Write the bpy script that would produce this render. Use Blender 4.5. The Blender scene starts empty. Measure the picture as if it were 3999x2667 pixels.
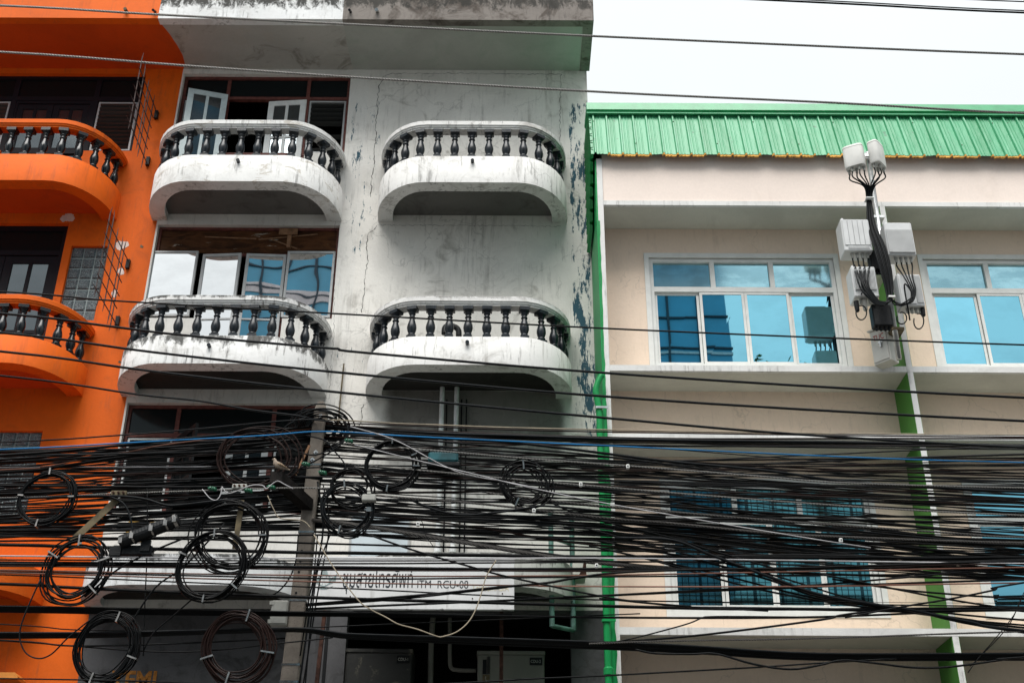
import bpy, math, random
from mathutils import Vector, Matrix
R = math.radians
rnd = random.Random(7)
sc = bpy.context.scene
col = sc.collection

# ------------------------------------------------------------------ camera
PITCH, ROLL, F = R(28.65), 0.005, 4777.0
CAM = Vector((0, 0, 1.6))
FW = Vector((0, math.cos(PITCH), math.sin(PITCH)))
UP0 = Vector((0, -math.sin(PITCH), math.cos(PITCH)))
RT = Vector((1, 0, 0)) * math.cos(ROLL) + UP0 * math.sin(ROLL)
UP = Vector((-1, 0, 0)) * math.sin(ROLL) + UP0 * math.cos(ROLL)
def at(px, py, Y):
    d = FW * F + RT * (px - 1999.5) - UP * (py - 1333.5)
    return CAM + d * (Y / d.y)
cd = bpy.data.cameras.new('camera'); cam = bpy.data.objects.new('camera', cd); col.objects.link(cam)
cd.sensor_width = 36; cd.lens = F / 3999 * 36; cd.clip_end = 2000
cam.matrix_world = Matrix(((RT.x, UP.x, -FW.x, CAM.x), (RT.y, UP.y, -FW.y, CAM.y), (RT.z, UP.z, -FW.z, CAM.z), (0, 0, 0, 1)))
sc.camera = cam

# ------------------------------------------------------------------ materials
class NT:
    def __init__(s, name, rough=0.8, spec=0.3):
        s.m = bpy.data.materials.new(name); s.m.use_nodes = True
        s.t = s.m.node_tree; s.b = s.t.nodes['Principled BSDF']
        s.b.inputs['Roughness'].default_value = rough
        s.b.inputs['Specular IOR Level'].default_value = spec
        s._pos = None
    def n(s, typ, **kw):
        nd = s.t.nodes.new(typ)
        for k, v in kw.items(): setattr(nd, k, v)
        return nd
    def put(s, sock, v):
        if hasattr(v, 'is_linked'): s.t.links.new(v, sock)
        elif isinstance(v, (tuple, list)) and len(v) == 3 and sock.type == 'RGBA': sock.default_value = (*v, 1)
        else: sock.default_value = v
    def pos(s):
        if s._pos is None: s._pos = s.n('ShaderNodeNewGeometry').outputs['Position']
        return s._pos
    def mapped(s, scale=(1, 1, 1), loc=(0, 0, 0), rot=(0, 0, 0)):
        mp = s.n('ShaderNodeMapping'); s.put(mp.inputs['Vector'], s.pos())
        mp.inputs['Scale'].default_value = scale; mp.inputs['Location'].default_value = loc; mp.inputs['Rotation'].default_value = rot
        return mp.outputs[0]
    def noise(s, scale, detail=5, rough=0.6, vec=None, dist=0.0):
        nd = s.n('ShaderNodeTexNoise'); s.put(nd.inputs['Vector'], vec if vec is not None else s.pos())
        nd.inputs['Scale'].default_value = scale; nd.inputs['Detail'].default_value = detail
        nd.inputs['Roughness'].default_value = rough; nd.inputs['Distortion'].default_value = dist
        return nd.outputs['Fac']
    def ramp(s, v, a, b, lo=0.0, hi=1.0):
        nd = s.n('ShaderNodeMapRange'); nd.interpolation_type = 'SMOOTHSTEP'
        s.put(nd.inputs['Value'], v)
        for k, x in (('From Min', a), ('From Max', b), ('To Min', lo), ('To Max', hi)): nd.inputs[k].default_value = x
        return nd.outputs[0]
    def math(s, op, a, b=0.0):
        nd = s.n('ShaderNodeMath', operation=op); s.put(nd.inputs[0], a); s.put(nd.inputs[1], b); return nd.outputs[0]
    def mix(s, f, a, b, mode='MIX'):
        nd = s.n('ShaderNodeMix', data_type='RGBA', blend_type=mode)
        s.put(nd.inputs[0], f); s.put(nd.inputs[6], a); s.put(nd.inputs[7], b); return nd.outputs[2]
    def xyz(s):
        nd = s.n('ShaderNodeSeparateXYZ'); s.put(nd.inputs[0], s.pos()); return nd.outputs
    def bump(s, h, strength=0.3, dist=0.02):
        nd = s.n('ShaderNodeBump'); nd.inputs['Strength'].default_value = strength; nd.inputs['Distance'].default_value = dist
        s.put(nd.inputs['Height'], h); s.put(s.b.inputs['Normal'], nd.outputs[0])
    def col(s, c): s.put(s.b.inputs['Base Color'], c); return s.m

def simple(name, c, rough=0.6, spec=0.4, metal=0.0, var=0.12, scale=6, bump=0.0):
    k = NT(name, rough, spec); k.b.inputs['Metallic'].default_value = metal
    f = k.ramp(k.noise(scale, 6), 0.3, 0.7)
    if bump: k.bump(k.noise(scale * 6, 4), bump, 0.01)
    return k.col(k.mix(f, tuple(x * (1 - var) for x in c), tuple(min(1, x * (1 + var)) for x in c)))

def plaster(name, c, dirt=(0.20, 0.18, 0.15), stain=0.5, streak=0.4, mould=0.0, mz=None, cracks=0.0, flakes=(), soot=None, rough=0.85, thr=0.52, bump=0.25, patch=0.0, drips=0.0, var=0.86, pth=0.56):
    """painted cement render with water stains, dirt runs, mould, cracks and flaking paint"""
    k = NT(name, rough, 0.25); px, py, pz = k.xyz()
    f1 = k.ramp(k.noise(0.9, 7, 0.62, dist=0.6), 0.35, 0.68)
    c0 = k.mix(f1, tuple(x * var for x in c), c)
    fine = k.ramp(k.noise(30, 4, 0.7), 0.3, 0.75, 0.965, 1.02)
    c0 = k.mix(1.0, c0, fine, 'MULTIPLY')
    c0 = k.mix(k.math('MULTIPLY', k.ramp(k.noise(1.7, 9, 0.68, k.mapped(loc=(3, 7, 1)), 1.2), thr, thr + 0.2), stain), c0, dirt)
    runs = k.noise(1.0, 6, 0.65, k.mapped((7, 7, 0.55)))
    runs = k.math('MULTIPLY', k.ramp(runs, 0.54, 0.72), k.ramp(k.noise(0.8, 3), 0.4, 0.6))
    c0 = k.mix(k.math('MULTIPLY', runs, streak), c0, tuple(x * 0.75 for x in dirt))
    if patch:
        pt = k.math('MULTIPLY', k.ramp(k.noise(2.6, 10, 0.72, k.mapped((1, 1, 2.2), (5, 1, 9)), 0.8), pth, pth + 0.04), patch)
        c0 = k.mix(pt, c0, (0.42, 0.385, 0.33))
    if mould:
        mm = k.noise(5.5, 10, 0.75, k.mapped((1.0, 1.0, 0.6), (2, 0, 0)), 0.5)
        if mz:
            g = None
            for a, b in mz:
                gi = k.ramp(pz, a, b)
                if b > a: gi = k.math('MULTIPLY', gi, k.ramp(pz, b + .02, b + .08, 1, 0))
                g = gi if g is None else k.math('MAXIMUM', g, gi)
            mm = k.math('ADD', mm, k.math('MULTIPLY', k.math('SUBTRACT', g, 0.62), 0.36))
        c0 = k.mix(k.math('MULTIPLY', k.ramp(mm, 0.52, 0.66), mould), c0, (0.025, 0.025, 0.022))
    if drips:
        dm = k.noise(1.0, 8, 0.7, k.mapped((16, 16, 1.6)))
        c0 = k.mix(k.math('MULTIPLY', k.math('MULTIPLY', k.ramp(dm, 0.50, 0.64), k.ramp(k.noise(2.2, 5), 0.46, 0.58)), drips), c0, (0.06, 0.055, 0.05))
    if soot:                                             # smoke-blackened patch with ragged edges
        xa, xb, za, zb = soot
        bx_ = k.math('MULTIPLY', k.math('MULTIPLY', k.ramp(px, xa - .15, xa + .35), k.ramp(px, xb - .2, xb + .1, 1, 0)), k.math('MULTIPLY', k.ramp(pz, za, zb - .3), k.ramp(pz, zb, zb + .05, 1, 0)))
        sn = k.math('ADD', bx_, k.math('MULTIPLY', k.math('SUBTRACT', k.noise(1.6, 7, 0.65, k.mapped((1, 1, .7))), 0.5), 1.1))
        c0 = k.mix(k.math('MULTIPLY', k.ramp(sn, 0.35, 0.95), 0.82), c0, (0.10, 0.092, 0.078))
    hgt = k.noise(14, 6, 0.6)
    if cracks:
        w = k.n('ShaderNodeVectorMath', operation='ADD'); nz = k.n('ShaderNodeTexNoise'); nz.inputs['Scale'].default_value = 2.2; nz.inputs['Detail'].default_value = 6
        k.put(nz.inputs['Vector'], k.pos()); sc_ = k.n('ShaderNodeVectorMath', operation='SCALE'); sc_.inputs[3].default_value = 0.9
        k.put(sc_.inputs[0], nz.outputs['Color']); k.put(w.inputs[0], k.pos()); k.put(w.inputs[1], sc_.outputs[0])
        v = k.n('ShaderNodeTexVoronoi', feature='DISTANCE_TO_EDGE'); v.inputs['Scale'].default_value = 1.0; k.put(v.inputs['Vector'], w.outputs[0])
        cm = k.math('MULTIPLY', k.ramp(v.outputs['Distance'], 0.004, 0.011, 1, 0), k.ramp(k.noise(0.75, 2, 0.5, k.mapped(loc=(1, 4, 2))), 0.47, 0.55))
        c0 = k.mix(k.math('MULTIPLY', cm, cracks), c0, (0.05, 0.05, 0.045))
        v2 = k.n('ShaderNodeTexVoronoi', feature='DISTANCE_TO_EDGE'); v2.inputs['Scale'].default_value = 3.6; k.put(v2.inputs['Vector'], w.outputs[0])
        cm2 = k.math('MULTIPLY', k.ramp(v2.outputs['Distance'], 0.006, 0.018, 1, 0), k.ramp(k.noise(1.1, 2, 0.5, k.mapped(loc=(8, 4, 5))), 0.55, 0.62))
        c0 = k.mix(k.math('MULTIPLY', cm2, cracks * 0.5), c0, (0.12, 0.11, 0.10))
    for (xa, xb, za, zb, th, cc) in flakes:
        box = k.math('MULTIPLY', k.ramp(px, xa, xa + 0.12), k.ramp(px, xb - 0.05, xb, 1, 0))
        box = k.math('MULTIPLY', box, k.math('MULTIPLY', k.ramp(pz, za, za + 0.5), k.ramp(pz, zb - 0.5, zb, 1, 0)))
        fl = k.noise(4.2, 12, 0.76, k.mapped((2.4, 1, 0.5), (1, 2, 3)))
        fl = k.math('ADD', fl, k.math('MULTIPLY', k.math('SUBTRACT', box, 1.0), 0.4))
        fm = k.ramp(fl, th, th + 0.012)
        c0 = k.mix(fm, c0, cc)
    k.bump(hgt, bump, 0.02)
    return k.col(c0)

M = {}
M['orange'] = plaster('orange_paint', (0.76, 0.126, 0.003), dirt=(0.40, 0.07, 0.008), stain=0.45, streak=0.5, drips=.18, rough=0.7, bump=0.15)
M['orange_patch'] = simple('bare_plaster_patch', (0.72, 0.60, 0.55), 0.9, 0.2)
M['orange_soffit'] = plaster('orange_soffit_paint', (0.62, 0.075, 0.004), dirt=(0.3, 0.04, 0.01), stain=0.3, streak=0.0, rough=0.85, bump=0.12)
BLUE = (0.036, 0.095, 0.13)
M['white'] = plaster('white_wall_paint', (0.82, 0.80, 0.755), stain=0.5, streak=0.45, drips=.22, cracks=0.18, thr=0.55, patch=0.0,
    flakes=((-2.85, -2.2, 11.7, 15.7, 0.585, BLUE), (-2.95, -2.3, 9.0, 11.6, 0.615, BLUE)))
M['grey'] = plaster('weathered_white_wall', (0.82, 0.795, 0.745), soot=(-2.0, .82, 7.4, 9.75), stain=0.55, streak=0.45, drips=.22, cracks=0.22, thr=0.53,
    flakes=((0.86, 1.5, 8.6, 15.7, 0.52, BLUE), (-2.85, -2.2, 11.7, 15.7, 0.585, BLUE), (-2.95, -2.2, 8.8, 11.6, 0.60, BLUE)))
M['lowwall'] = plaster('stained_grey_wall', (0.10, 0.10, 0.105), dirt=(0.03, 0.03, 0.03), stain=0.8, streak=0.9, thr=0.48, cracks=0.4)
M['fascia_white'] = plaster('white_mouldy_fascia', (0.80, 0.81, 0.81), stain=0.35, streak=0.3, mould=0.95, mz=((15.9, 16.42),), cracks=0.2, drips=.5)
M['fascia_grey'] = plaster('black_mould_fascia', (0.24, 0.215, 0.195), dirt=(0.07, 0.055, 0.045), stain=0.9, streak=0.6, mould=0.85, thr=0.45, drips=0.7, mz=((15.95, 16.42),))
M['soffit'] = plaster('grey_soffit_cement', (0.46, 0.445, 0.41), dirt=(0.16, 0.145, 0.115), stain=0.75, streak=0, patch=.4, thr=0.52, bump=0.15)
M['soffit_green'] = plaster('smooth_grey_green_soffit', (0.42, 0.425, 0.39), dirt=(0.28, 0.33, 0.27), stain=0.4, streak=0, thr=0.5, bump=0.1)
M['balc_a'] = plaster('white_balcony_paint', (0.80, 0.80, 0.785), stain=0.35, streak=0.3, patch=0.7, pth=0.565, drips=0.5, mould=0.15, mz=((13.28, 13.33), (13.97, 14.02)))
M['balc_b'] = plaster('black_spotted_white_balcony', (0.80, 0.80, 0.79), stain=0.45, streak=0.4, mould=0.9, mz=((9.72, 10.06), (10.64, 10.775)), drips=0.85)
M['balc_c'] = plaster('stained_white_balcony', (0.79, 0.785, 0.765), stain=0.55, streak=0.5, drips=0.55, cracks=0.35, patch=0.3, pth=0.67, mould=0.5, mz=((10.69, 10.775), (13.98, 14.03)))
M['under_top'] = plaster('shade_toned_dusty_underside', (0.15, 0.147, 0.138), dirt=(0.06, 0.055, 0.05), stain=0.6, streak=0, thr=0.5)  # stained underside, base colour lowered to deepen the shadow below upper balconies
M['under'] = plaster('shade_toned_sooty_underside', (0.035, 0.033, 0.03), dirt=(0.02, 0.02, 0.018), stain=0.8, streak=0, thr=0.5)  # grime plus painted shade: near-black base for lower balconies and canopies
M['canopy'] = plaster('mould_spotted_canopy', (0.76, 0.78, 0.79), stain=0.5, streak=0.4, mould=0.9, mz=((6.6, 6.86),), drips=0.5)
M['canopy_c'] = plaster('stained_grey_canopy', (0.55, 0.56, 0.53), stain=0.6, streak=0.8, mould=0.7, mz=((6.65, 6.9),), drips=0.9)
M['cream'] = plaster('cream_pink_wall_paint', (0.84, 0.675, 0.54), dirt=(0.55, 0.38, 0.25), stain=0.14, streak=0.08, rough=0.75, thr=0.56, cracks=0.16, var=.95, bump=0.15, drips=.10)
M['fascia_pink'] = plaster('pale_pink_fascia_paint', (0.86, 0.745, 0.67), dirt=(0.6, 0.5, 0.42), stain=0.2, streak=0.1, rough=0.75, bump=0.1, var=.95)
M['trim'] = plaster('white_trim_paint', (0.78, 0.78, 0.76), dirt=(0.4, 0.4, 0.38), stain=0.35, streak=0.3, drips=0.35, bump=0.15)
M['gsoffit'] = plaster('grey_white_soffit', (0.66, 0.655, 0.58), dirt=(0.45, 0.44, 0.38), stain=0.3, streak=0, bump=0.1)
M['finside'] = plaster('leaf_green_paint', (0.075, 0.25, 0.045), dirt=(0.05, 0.17, 0.04), stain=0.3, streak=0.2, rough=0.6, bump=0.1)
M['brightgreen'] = plaster('bright_green_paint', (0.008, 0.28, 0.075), dirt=(0.01, 0.2, 0.06), stain=0.3, streak=0.2, rough=0.4, bump=0.15)
k = NT('green_metal_sheet', 0.42, 0.5)
f = k.ramp(k.noise(1.0, 5, 0.6, k.mapped((6, 1, 0.35))), 0.3, 0.7)
cg = k.mix(f, (0.035, 0.27, 0.115), (0.08, 0.37, 0.19))
sp_ = k.ramp(k.noise(9, 3, 0.5), 0.70, 0.72); k.bump(k.noise(2.2, 3, 0.5, k.mapped((2, 1, 1))), 0.35, 0.05)
M['roof'] = k.col(k.mix(k.math('MULTIPLY', sp_, 0.7), cg, (0.03, 0.12, 0.06)))
M['cap'] = simple('green_ridge_cap', (0.04, 0.33, 0.14), 0.35, 0.5)
M['foam'] = simple('yellow_foam_edge', (0.62, 0.34, 0.09), 0.9, 0.1, var=0.3, scale=14, bump=0.5)
M['bal_black'] = simple('black_gloss_baluster_paint', (0.006, 0.009, 0.012), 0.25, 0.4, var=0.35, scale=5)
M['bal_worn'] = simple('worn_black_baluster_paint', (0.010, 0.014, 0.019), 0.33, 0.35, var=0.5, scale=9, bump=0.1)
M['darkframe'] = simple('dark_plum_frame_paint', (0.010, 0.008, 0.012), 0.55, 0.15)
M['redwood'] = simple('red_brown_frame_paint', (0.14, 0.045, 0.036), 0.6, 0.3, var=0.3, scale=12)
M['blackframe'] = simple('black_frame_paint', (0.008, 0.009, 0.010), 0.5, 0.2)
M['whitewood'] = simple('white_casement_paint', (0.74, 0.755, 0.74), 0.5, 0.35, var=0.1)
M['bluewood'] = simple('pale_blue_casement_paint', (0.52, 0.60, 0.61), 0.5, 0.35, var=0.12)
M['alu'] = simple('white_aluminium', (0.72, 0.725, 0.70), 0.4, 0.4, var=0.06)
M['greyalu'] = simple('grey_aluminium', (0.46, 0.47, 0.47), 0.4, 0.45, var=0.1)
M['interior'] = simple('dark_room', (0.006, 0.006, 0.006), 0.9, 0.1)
def plywood():
    k = NT('weathered_brown_plywood', 0.75, 0.2)
    a = k.noise(1.0, 7, 0.65, k.mapped((2.5, 2, 9)), 0.6)
    c = k.mix(k.ramp(a, 0.35, 0.65), (0.035, 0.014, 0.006), (0.115, 0.045, 0.016))
    p = k.noise(1.0, 7, 0.7, k.mapped((1.4, 1, 11), (3, 3, 3)), 0.4)
    return k.col(k.mix(k.ramp(p, 0.64, 0.67), c, (0.42, 0.39, 0.33)))
M['ply'] = plywood()
def glass(name, tint, dark=(0.01, 0.012, 0.014), gloss=0.8, rough=0.02, wob=0.0, grime=0.0):
    k = NT(name); t = k.t
    g = k.n('ShaderNodeBsdfGlossy'); g.inputs['Roughness'].default_value = rough
    c = tint
    if grime: c = k.mix(k.math('MULTIPLY', k.ramp(k.noise(2.5, 6, 0.65, k.mapped((1, 1, 2))), 0.42, 0.62), grime), tint, tuple(min(1, x * 1.25 + 0.12) for x in tint))
    oi = k.n('ShaderNodeObjectInfo'); vr = k.ramp(oi.outputs['Random'], 0, 1, 0.86, 1.08)     # every pane a little different
    dust = k.ramp(k.noise(1.6, 7, 0.6, k.mapped((1, 1, 1.6), (4, 0, 2))), 0.4, 0.7, 1.0, 0.9)
    c = k.mix(1.0, c, k.math('MULTIPLY', vr, dust), 'MULTIPLY')
    k.put(g.inputs['Color'], c)
    d = k.n('ShaderNodeBsdfDiffuse'); d.inputs['Color'].default_value = (*dark, 1)
    mx = k.n('ShaderNodeMixShader'); mx.inputs[0].default_value = gloss
    t.links.new(d.outputs[0], mx.inputs[1]); t.links.new(g.outputs[0], mx.inputs[2])
    if wob:
        bp = k.n('ShaderNodeBump'); bp.inputs['Strength'].default_value = wob; bp.inputs['Distance'].default_value = 0.05
        k.put(bp.inputs['Height'], k.noise(1.3, 1, 0.4)); t.links.new(bp.outputs[0], g.inputs['Normal'])
    t.links.new(mx.outputs[0], t.nodes['Material Output'].inputs['Surface'])
    return k.m
M['bluepane'] = glass('blue_tinted_mirror_glass', (0.30, 0.73, 0.90), gloss=0.94, rough=0.01, wob=0.014)
M['bluepane_dull'] = glass('dusty_blue_tinted_glass', (0.33, 0.62, 0.72), (0.26, 0.38, 0.42), gloss=0.72, rough=0.08, grime=0.7)
M['mirror'] = glass('silver_mirror_film', (0.86, 0.875, 0.88), gloss=0.96, rough=0.012, wob=0.06)
M['darkpane'] = glass('dark_old_glass', (0.10, 0.115, 0.12), (0.010, 0.013, 0.014), gloss=0.16, rough=0.12)
M['casepane'] = glass('grey_casement_glass', (0.30, 0.34, 0.36), (0.035, 0.042, 0.046), gloss=0.38, rough=0.06, wob=0.05)
M['slat'] = glass('smoked_jalousie_glass', (0.30, 0.32, 0.31), (0.045, 0.047, 0.046), gloss=0.10, rough=0.25)
def wired():
    k = NT('blue_glass_behind_wire_mesh', 0.25, 0.5); x, y, z = k.xyz()
    def grid(v, step, w):
        fr = k.math('FRACT', k.math('DIVIDE', v, step)); return k.math('LESS_THAN', fr, w / step)
    g = k.math('MAXIMUM', grid(x, 0.085, 0.012), grid(z, 0.085, 0.012))
    g = k.math('MAXIMUM', g, grid(x, 0.36, 0.04))
    gl = k.n('ShaderNodeBsdfGlossy'); gl.inputs['Roughness'].default_value = 0.04
    k.put(gl.inputs['Color'], k.mix(g, (0.09, 0.31, 0.37), (0.02, 0.06, 0.075)))
    d = k.n('ShaderNodeBsdfDiffuse'); k.put(d.inputs['Color'], k.mix(g, (0.03, 0.075, 0.085), (0.005, 0.01, 0.012)))
    mx = k.n('ShaderNodeMixShader'); mx.inputs[0].default_value = 0.72
    k.t.links.new(d.outputs[0], mx.inputs[1]); k.t.links.new(gl.outputs[0], mx.inputs[2]); k.t.links.new(mx.outputs[0], k.t.nodes['Material Output'].inputs['Surface'])
    return k.m
M['wired'] = wired()
def glassblock():
    k = NT('textured_glass_block', 0.18, 0.6)
    n = k.noise(38, 3, 0.7, dist=2.0)
    k.bump(n, 0.9, 0.02)
    c = k.mix(k.ramp(n, 0.45, 0.62), (0.05, 0.075, 0.085), (0.25, 0.32, 0.34))
    return k.col(c)
M['gblock'] = glassblock()
M['mortar'] = simple('glass_block_mortar', (0.30, 0.36, 0.36), 0.7, 0.3)
def concrete(name, c):
    k = NT(name, 0.9, 0.2)
    f = k.ramp(k.noise(3, 8, 0.7), 0.35, 0.7); g = k.ramp(k.noise(60, 3, 0.7), 0.55, 0.7)
    cc = k.mix(f, tuple(x * 0.72 for x in c), tuple(x * 1.12 for x in c)); cc = k.mix(k.math('MULTIPLY', g, 0.5), cc, (0.05, 0.045, 0.04))
    k.bump(k.noise(40, 5), 0.4, 0.01); return k.col(cc)
M['concrete'] = concrete('pole_concrete', (0.23, 0.20, 0.17))
M['street'] = concrete('street_concrete', (0.13, 0.127, 0.122))
M['pave'] = concrete('pavement_concrete', (0.22, 0.215, 0.20))
def cablemat(name, c, rough=0.38):
    return simple(name, c, rough, 0.12, var=0.25, scale=3)
M['cable'] = cablemat('black_cable_sheath', (0.002, 0.0024, 0.0028))
M['cable_b'] = cablemat('dusty_black_cable_sheath', (0.0055, 0.0068, 0.008), 0.4)
M['cable_r'] = cablemat('black_cable_with_rust_stripe', (0.016, 0.007, 0.0055))
M['cable_d'] = cablemat('grey_dusty_cable_sheath', (0.022, 0.023, 0.024), 0.6)
M['copper'] = cablemat('brown_orange_cable_sheath', (0.15, 0.07, 0.05))
M['tan'] = cablemat('tan_cable_sheath', (0.32, 0.27, 0.20), 0.6)
M['bluec'] = cablemat('blue_cable_sheath', (0.010, 0.15, 0.36), 0.35)
M['whitec'] = cablemat('pale_grey_cable', (0.42, 0.41, 0.42), 0.5)
def strand(name, c):
    k = NT(name, 0.45, 0.5); k.b.inputs['Metallic'].default_value = 0.5
    w = k.n('ShaderNodeTexWave', wave_type='BANDS', bands_direction='DIAGONAL'); w.inputs['Scale'].default_value = 22; w.inputs['Distortion'].default_value = 0.3
    k.put(w.inputs['Vector'], k.mapped((1, 1, 2.5)))
    k.bump(w.outputs['Fac'], 1.0, 0.01)
    return k.col(k.mix(w.outputs['Fac'], tuple(x * 0.35 for x in c), c))
M['strand'] = strand('twisted_steel_strand', (0.34, 0.33, 0.31))
M['strand_dark'] = strand('dark_twisted_wire', (0.17, 0.16, 0.15))
M['steel'] = simple('galvanised_steel', (0.52, 0.53, 0.53), 0.35, 0.5, 0.85, 0.2, 10)
M['strap'] = simple('crimped_metal_strap', (0.34, 0.32, 0.30), 0.25, 0.5, 0.9, 0.35, 18)
M['olive'] = simple('rust_olive_steel_bar', (0.12, 0.095, 0.055), 0.7, 0.3, 0.2, 0.4, 8)
M['rust'] = simple('rusty_steel', (0.055, 0.026, 0.019), 0.85, 0.2, 0.2, 0.55, 12, 0.4)
M['spike'] = simple('brown_painted_rebar', (0.075, 0.052, 0.048), 0.65, 0.35, 0.2, 0.45, 16)
M['wood'] = simple('charred_old_timber', (0.012, 0.010, 0.009), 0.9, 0.2, var=0.5, scale=14, bump=0.6)
M['lathwood'] = simple('brown_timber_lath', (0.27, 0.15, 0.085), 0.8, 0.2, var=0.3, scale=10)
M['rubber'] = simple('black_ribbed_rubber', (0.005, 0.006, 0.007), 0.5, 0.25, var=0.3, scale=10, bump=0.3)
M['tealbox'] = simple('dark_teal_plastic', (0.012, 0.085, 0.10), 0.45, 0.4, var=0.4, scale=6)
M['pvc'] = simple('pale_pvc_pipe', (0.82, 0.84, 0.83), 0.35, 0.5, var=0.2, scale=5)
M['boxgrey'] = simple('pale_grey_plastic_box', (0.36, 0.36, 0.33), 0.5, 0.4, var=0.1)
M['radio'] = simple('light_grey_cast_aluminium', (0.58, 0.59, 0.59), 0.45, 0.4, var=0.06)
M['antenna'] = simple('dusty_white_radome', (0.66, 0.655, 0.625), 0.5, 0.35, var=0.1, scale=4)
M['cabinet'] = simple('cream_steel_cabinet', (0.60, 0.585, 0.54), 0.5, 0.4, var=0.08)
M['red'] = simple('red_lettering', (0.55, 0.03, 0.02), 0.6, 0.3)
M['ink'] = simple('blue_black_lettering', (0.018, 0.026, 0.032), 0.6, 0.3, var=0.4, scale=25)
M['fadedgold'] = simple('faded_gold_lettering', (0.60, 0.54, 0.38), 0.7, 0.3, var=0.12, scale=25)
M['fadedteal'] = simple('faded_teal_line_paint', (0.34, 0.46, 0.46), 0.7, 0.3, var=0.2, scale=25)
M['sign'] = plaster('white_sign_enamel', (0.74, 0.75, 0.755), dirt=(0.35, 0.34, 0.32), stain=0.25, streak=0.5, mould=0.85, mz=((6.12, 6.04),), rough=0.45, bump=0.05)
M['ac'] = plaster('grimy_cabinet_paint', (0.20, 0.20, 0.175), dirt=(0.04, 0.04, 0.035), stain=0.6, streak=0.7, rough=0.6, bump=0.1)
M['ac_peel'] = plaster('dark_peeling_cabinet_paint', (0.035, 0.036, 0.035), dirt=(0.30, 0.27, 0.20), stain=0.85, streak=0.2, thr=0.54, rough=0.7, bump=0.3)
M['tealpipe'] = simple('weathered_green_painted_pipe', (0.10, 0.20, 0.17), 0.55, 0.35, var=0.5, scale=6)
M['board'] = simple('dark_green_board', (0.012, 0.09, 0.045), 0.5, 0.4, var=0.4, scale=5)
M['graffiti'] = simple('orange_spray_paint', (0.34, 0.14, 0.03), 0.8, 0.2, var=0.3, scale=20)
M['gold'] = simple('yellow_plaque_paint', (0.50, 0.30, 0.07), 0.6, 0.3, var=0.12, scale=12)
M['dove'] = simple('fawn_dove_feathers', (0.27, 0.215, 0.17), 0.85, 0.2, var=0.35, scale=60, bump=0.3)
M['dovewing'] = simple('barred_brown_wing_feathers', (0.20, 0.14, 0.09), 0.85, 0.2, var=0.6, scale=70, bump=0.3)
M['tower_glass'] = simple('blue_curtain_wall_glass', (0.07, 0.34, 0.52), 0.12, 0.6, var=0.08, scale=0.3)
M['tower_band'] = simple('pale_spandrel_panel', (0.62, 0.58, 0.60), 0.5, 0.3)
M['mullion'] = simple('dark_mullion', (0.03, 0.05, 0.07), 0.5, 0.3)
M['awning'] = simple('dark_blocker_canvas', (0.035, 0.04, 0.04), 0.8, 0.2, var=.3)  # canvas of the added light-blocking awnings
M['signlit'] = simple('orange_signboard_edge', (0.75, 0.28, 0.05), 0.4, 0.4)
M['insul'] = simple('green_glazed_insulator', (0.01, 0.10, 0.05), 0.2, 0.6)
M['leaf'] = simple('green_leaf', (0.05, 0.14, 0.03), 0.5, 0.4, var=0.4, scale=9)

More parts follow.
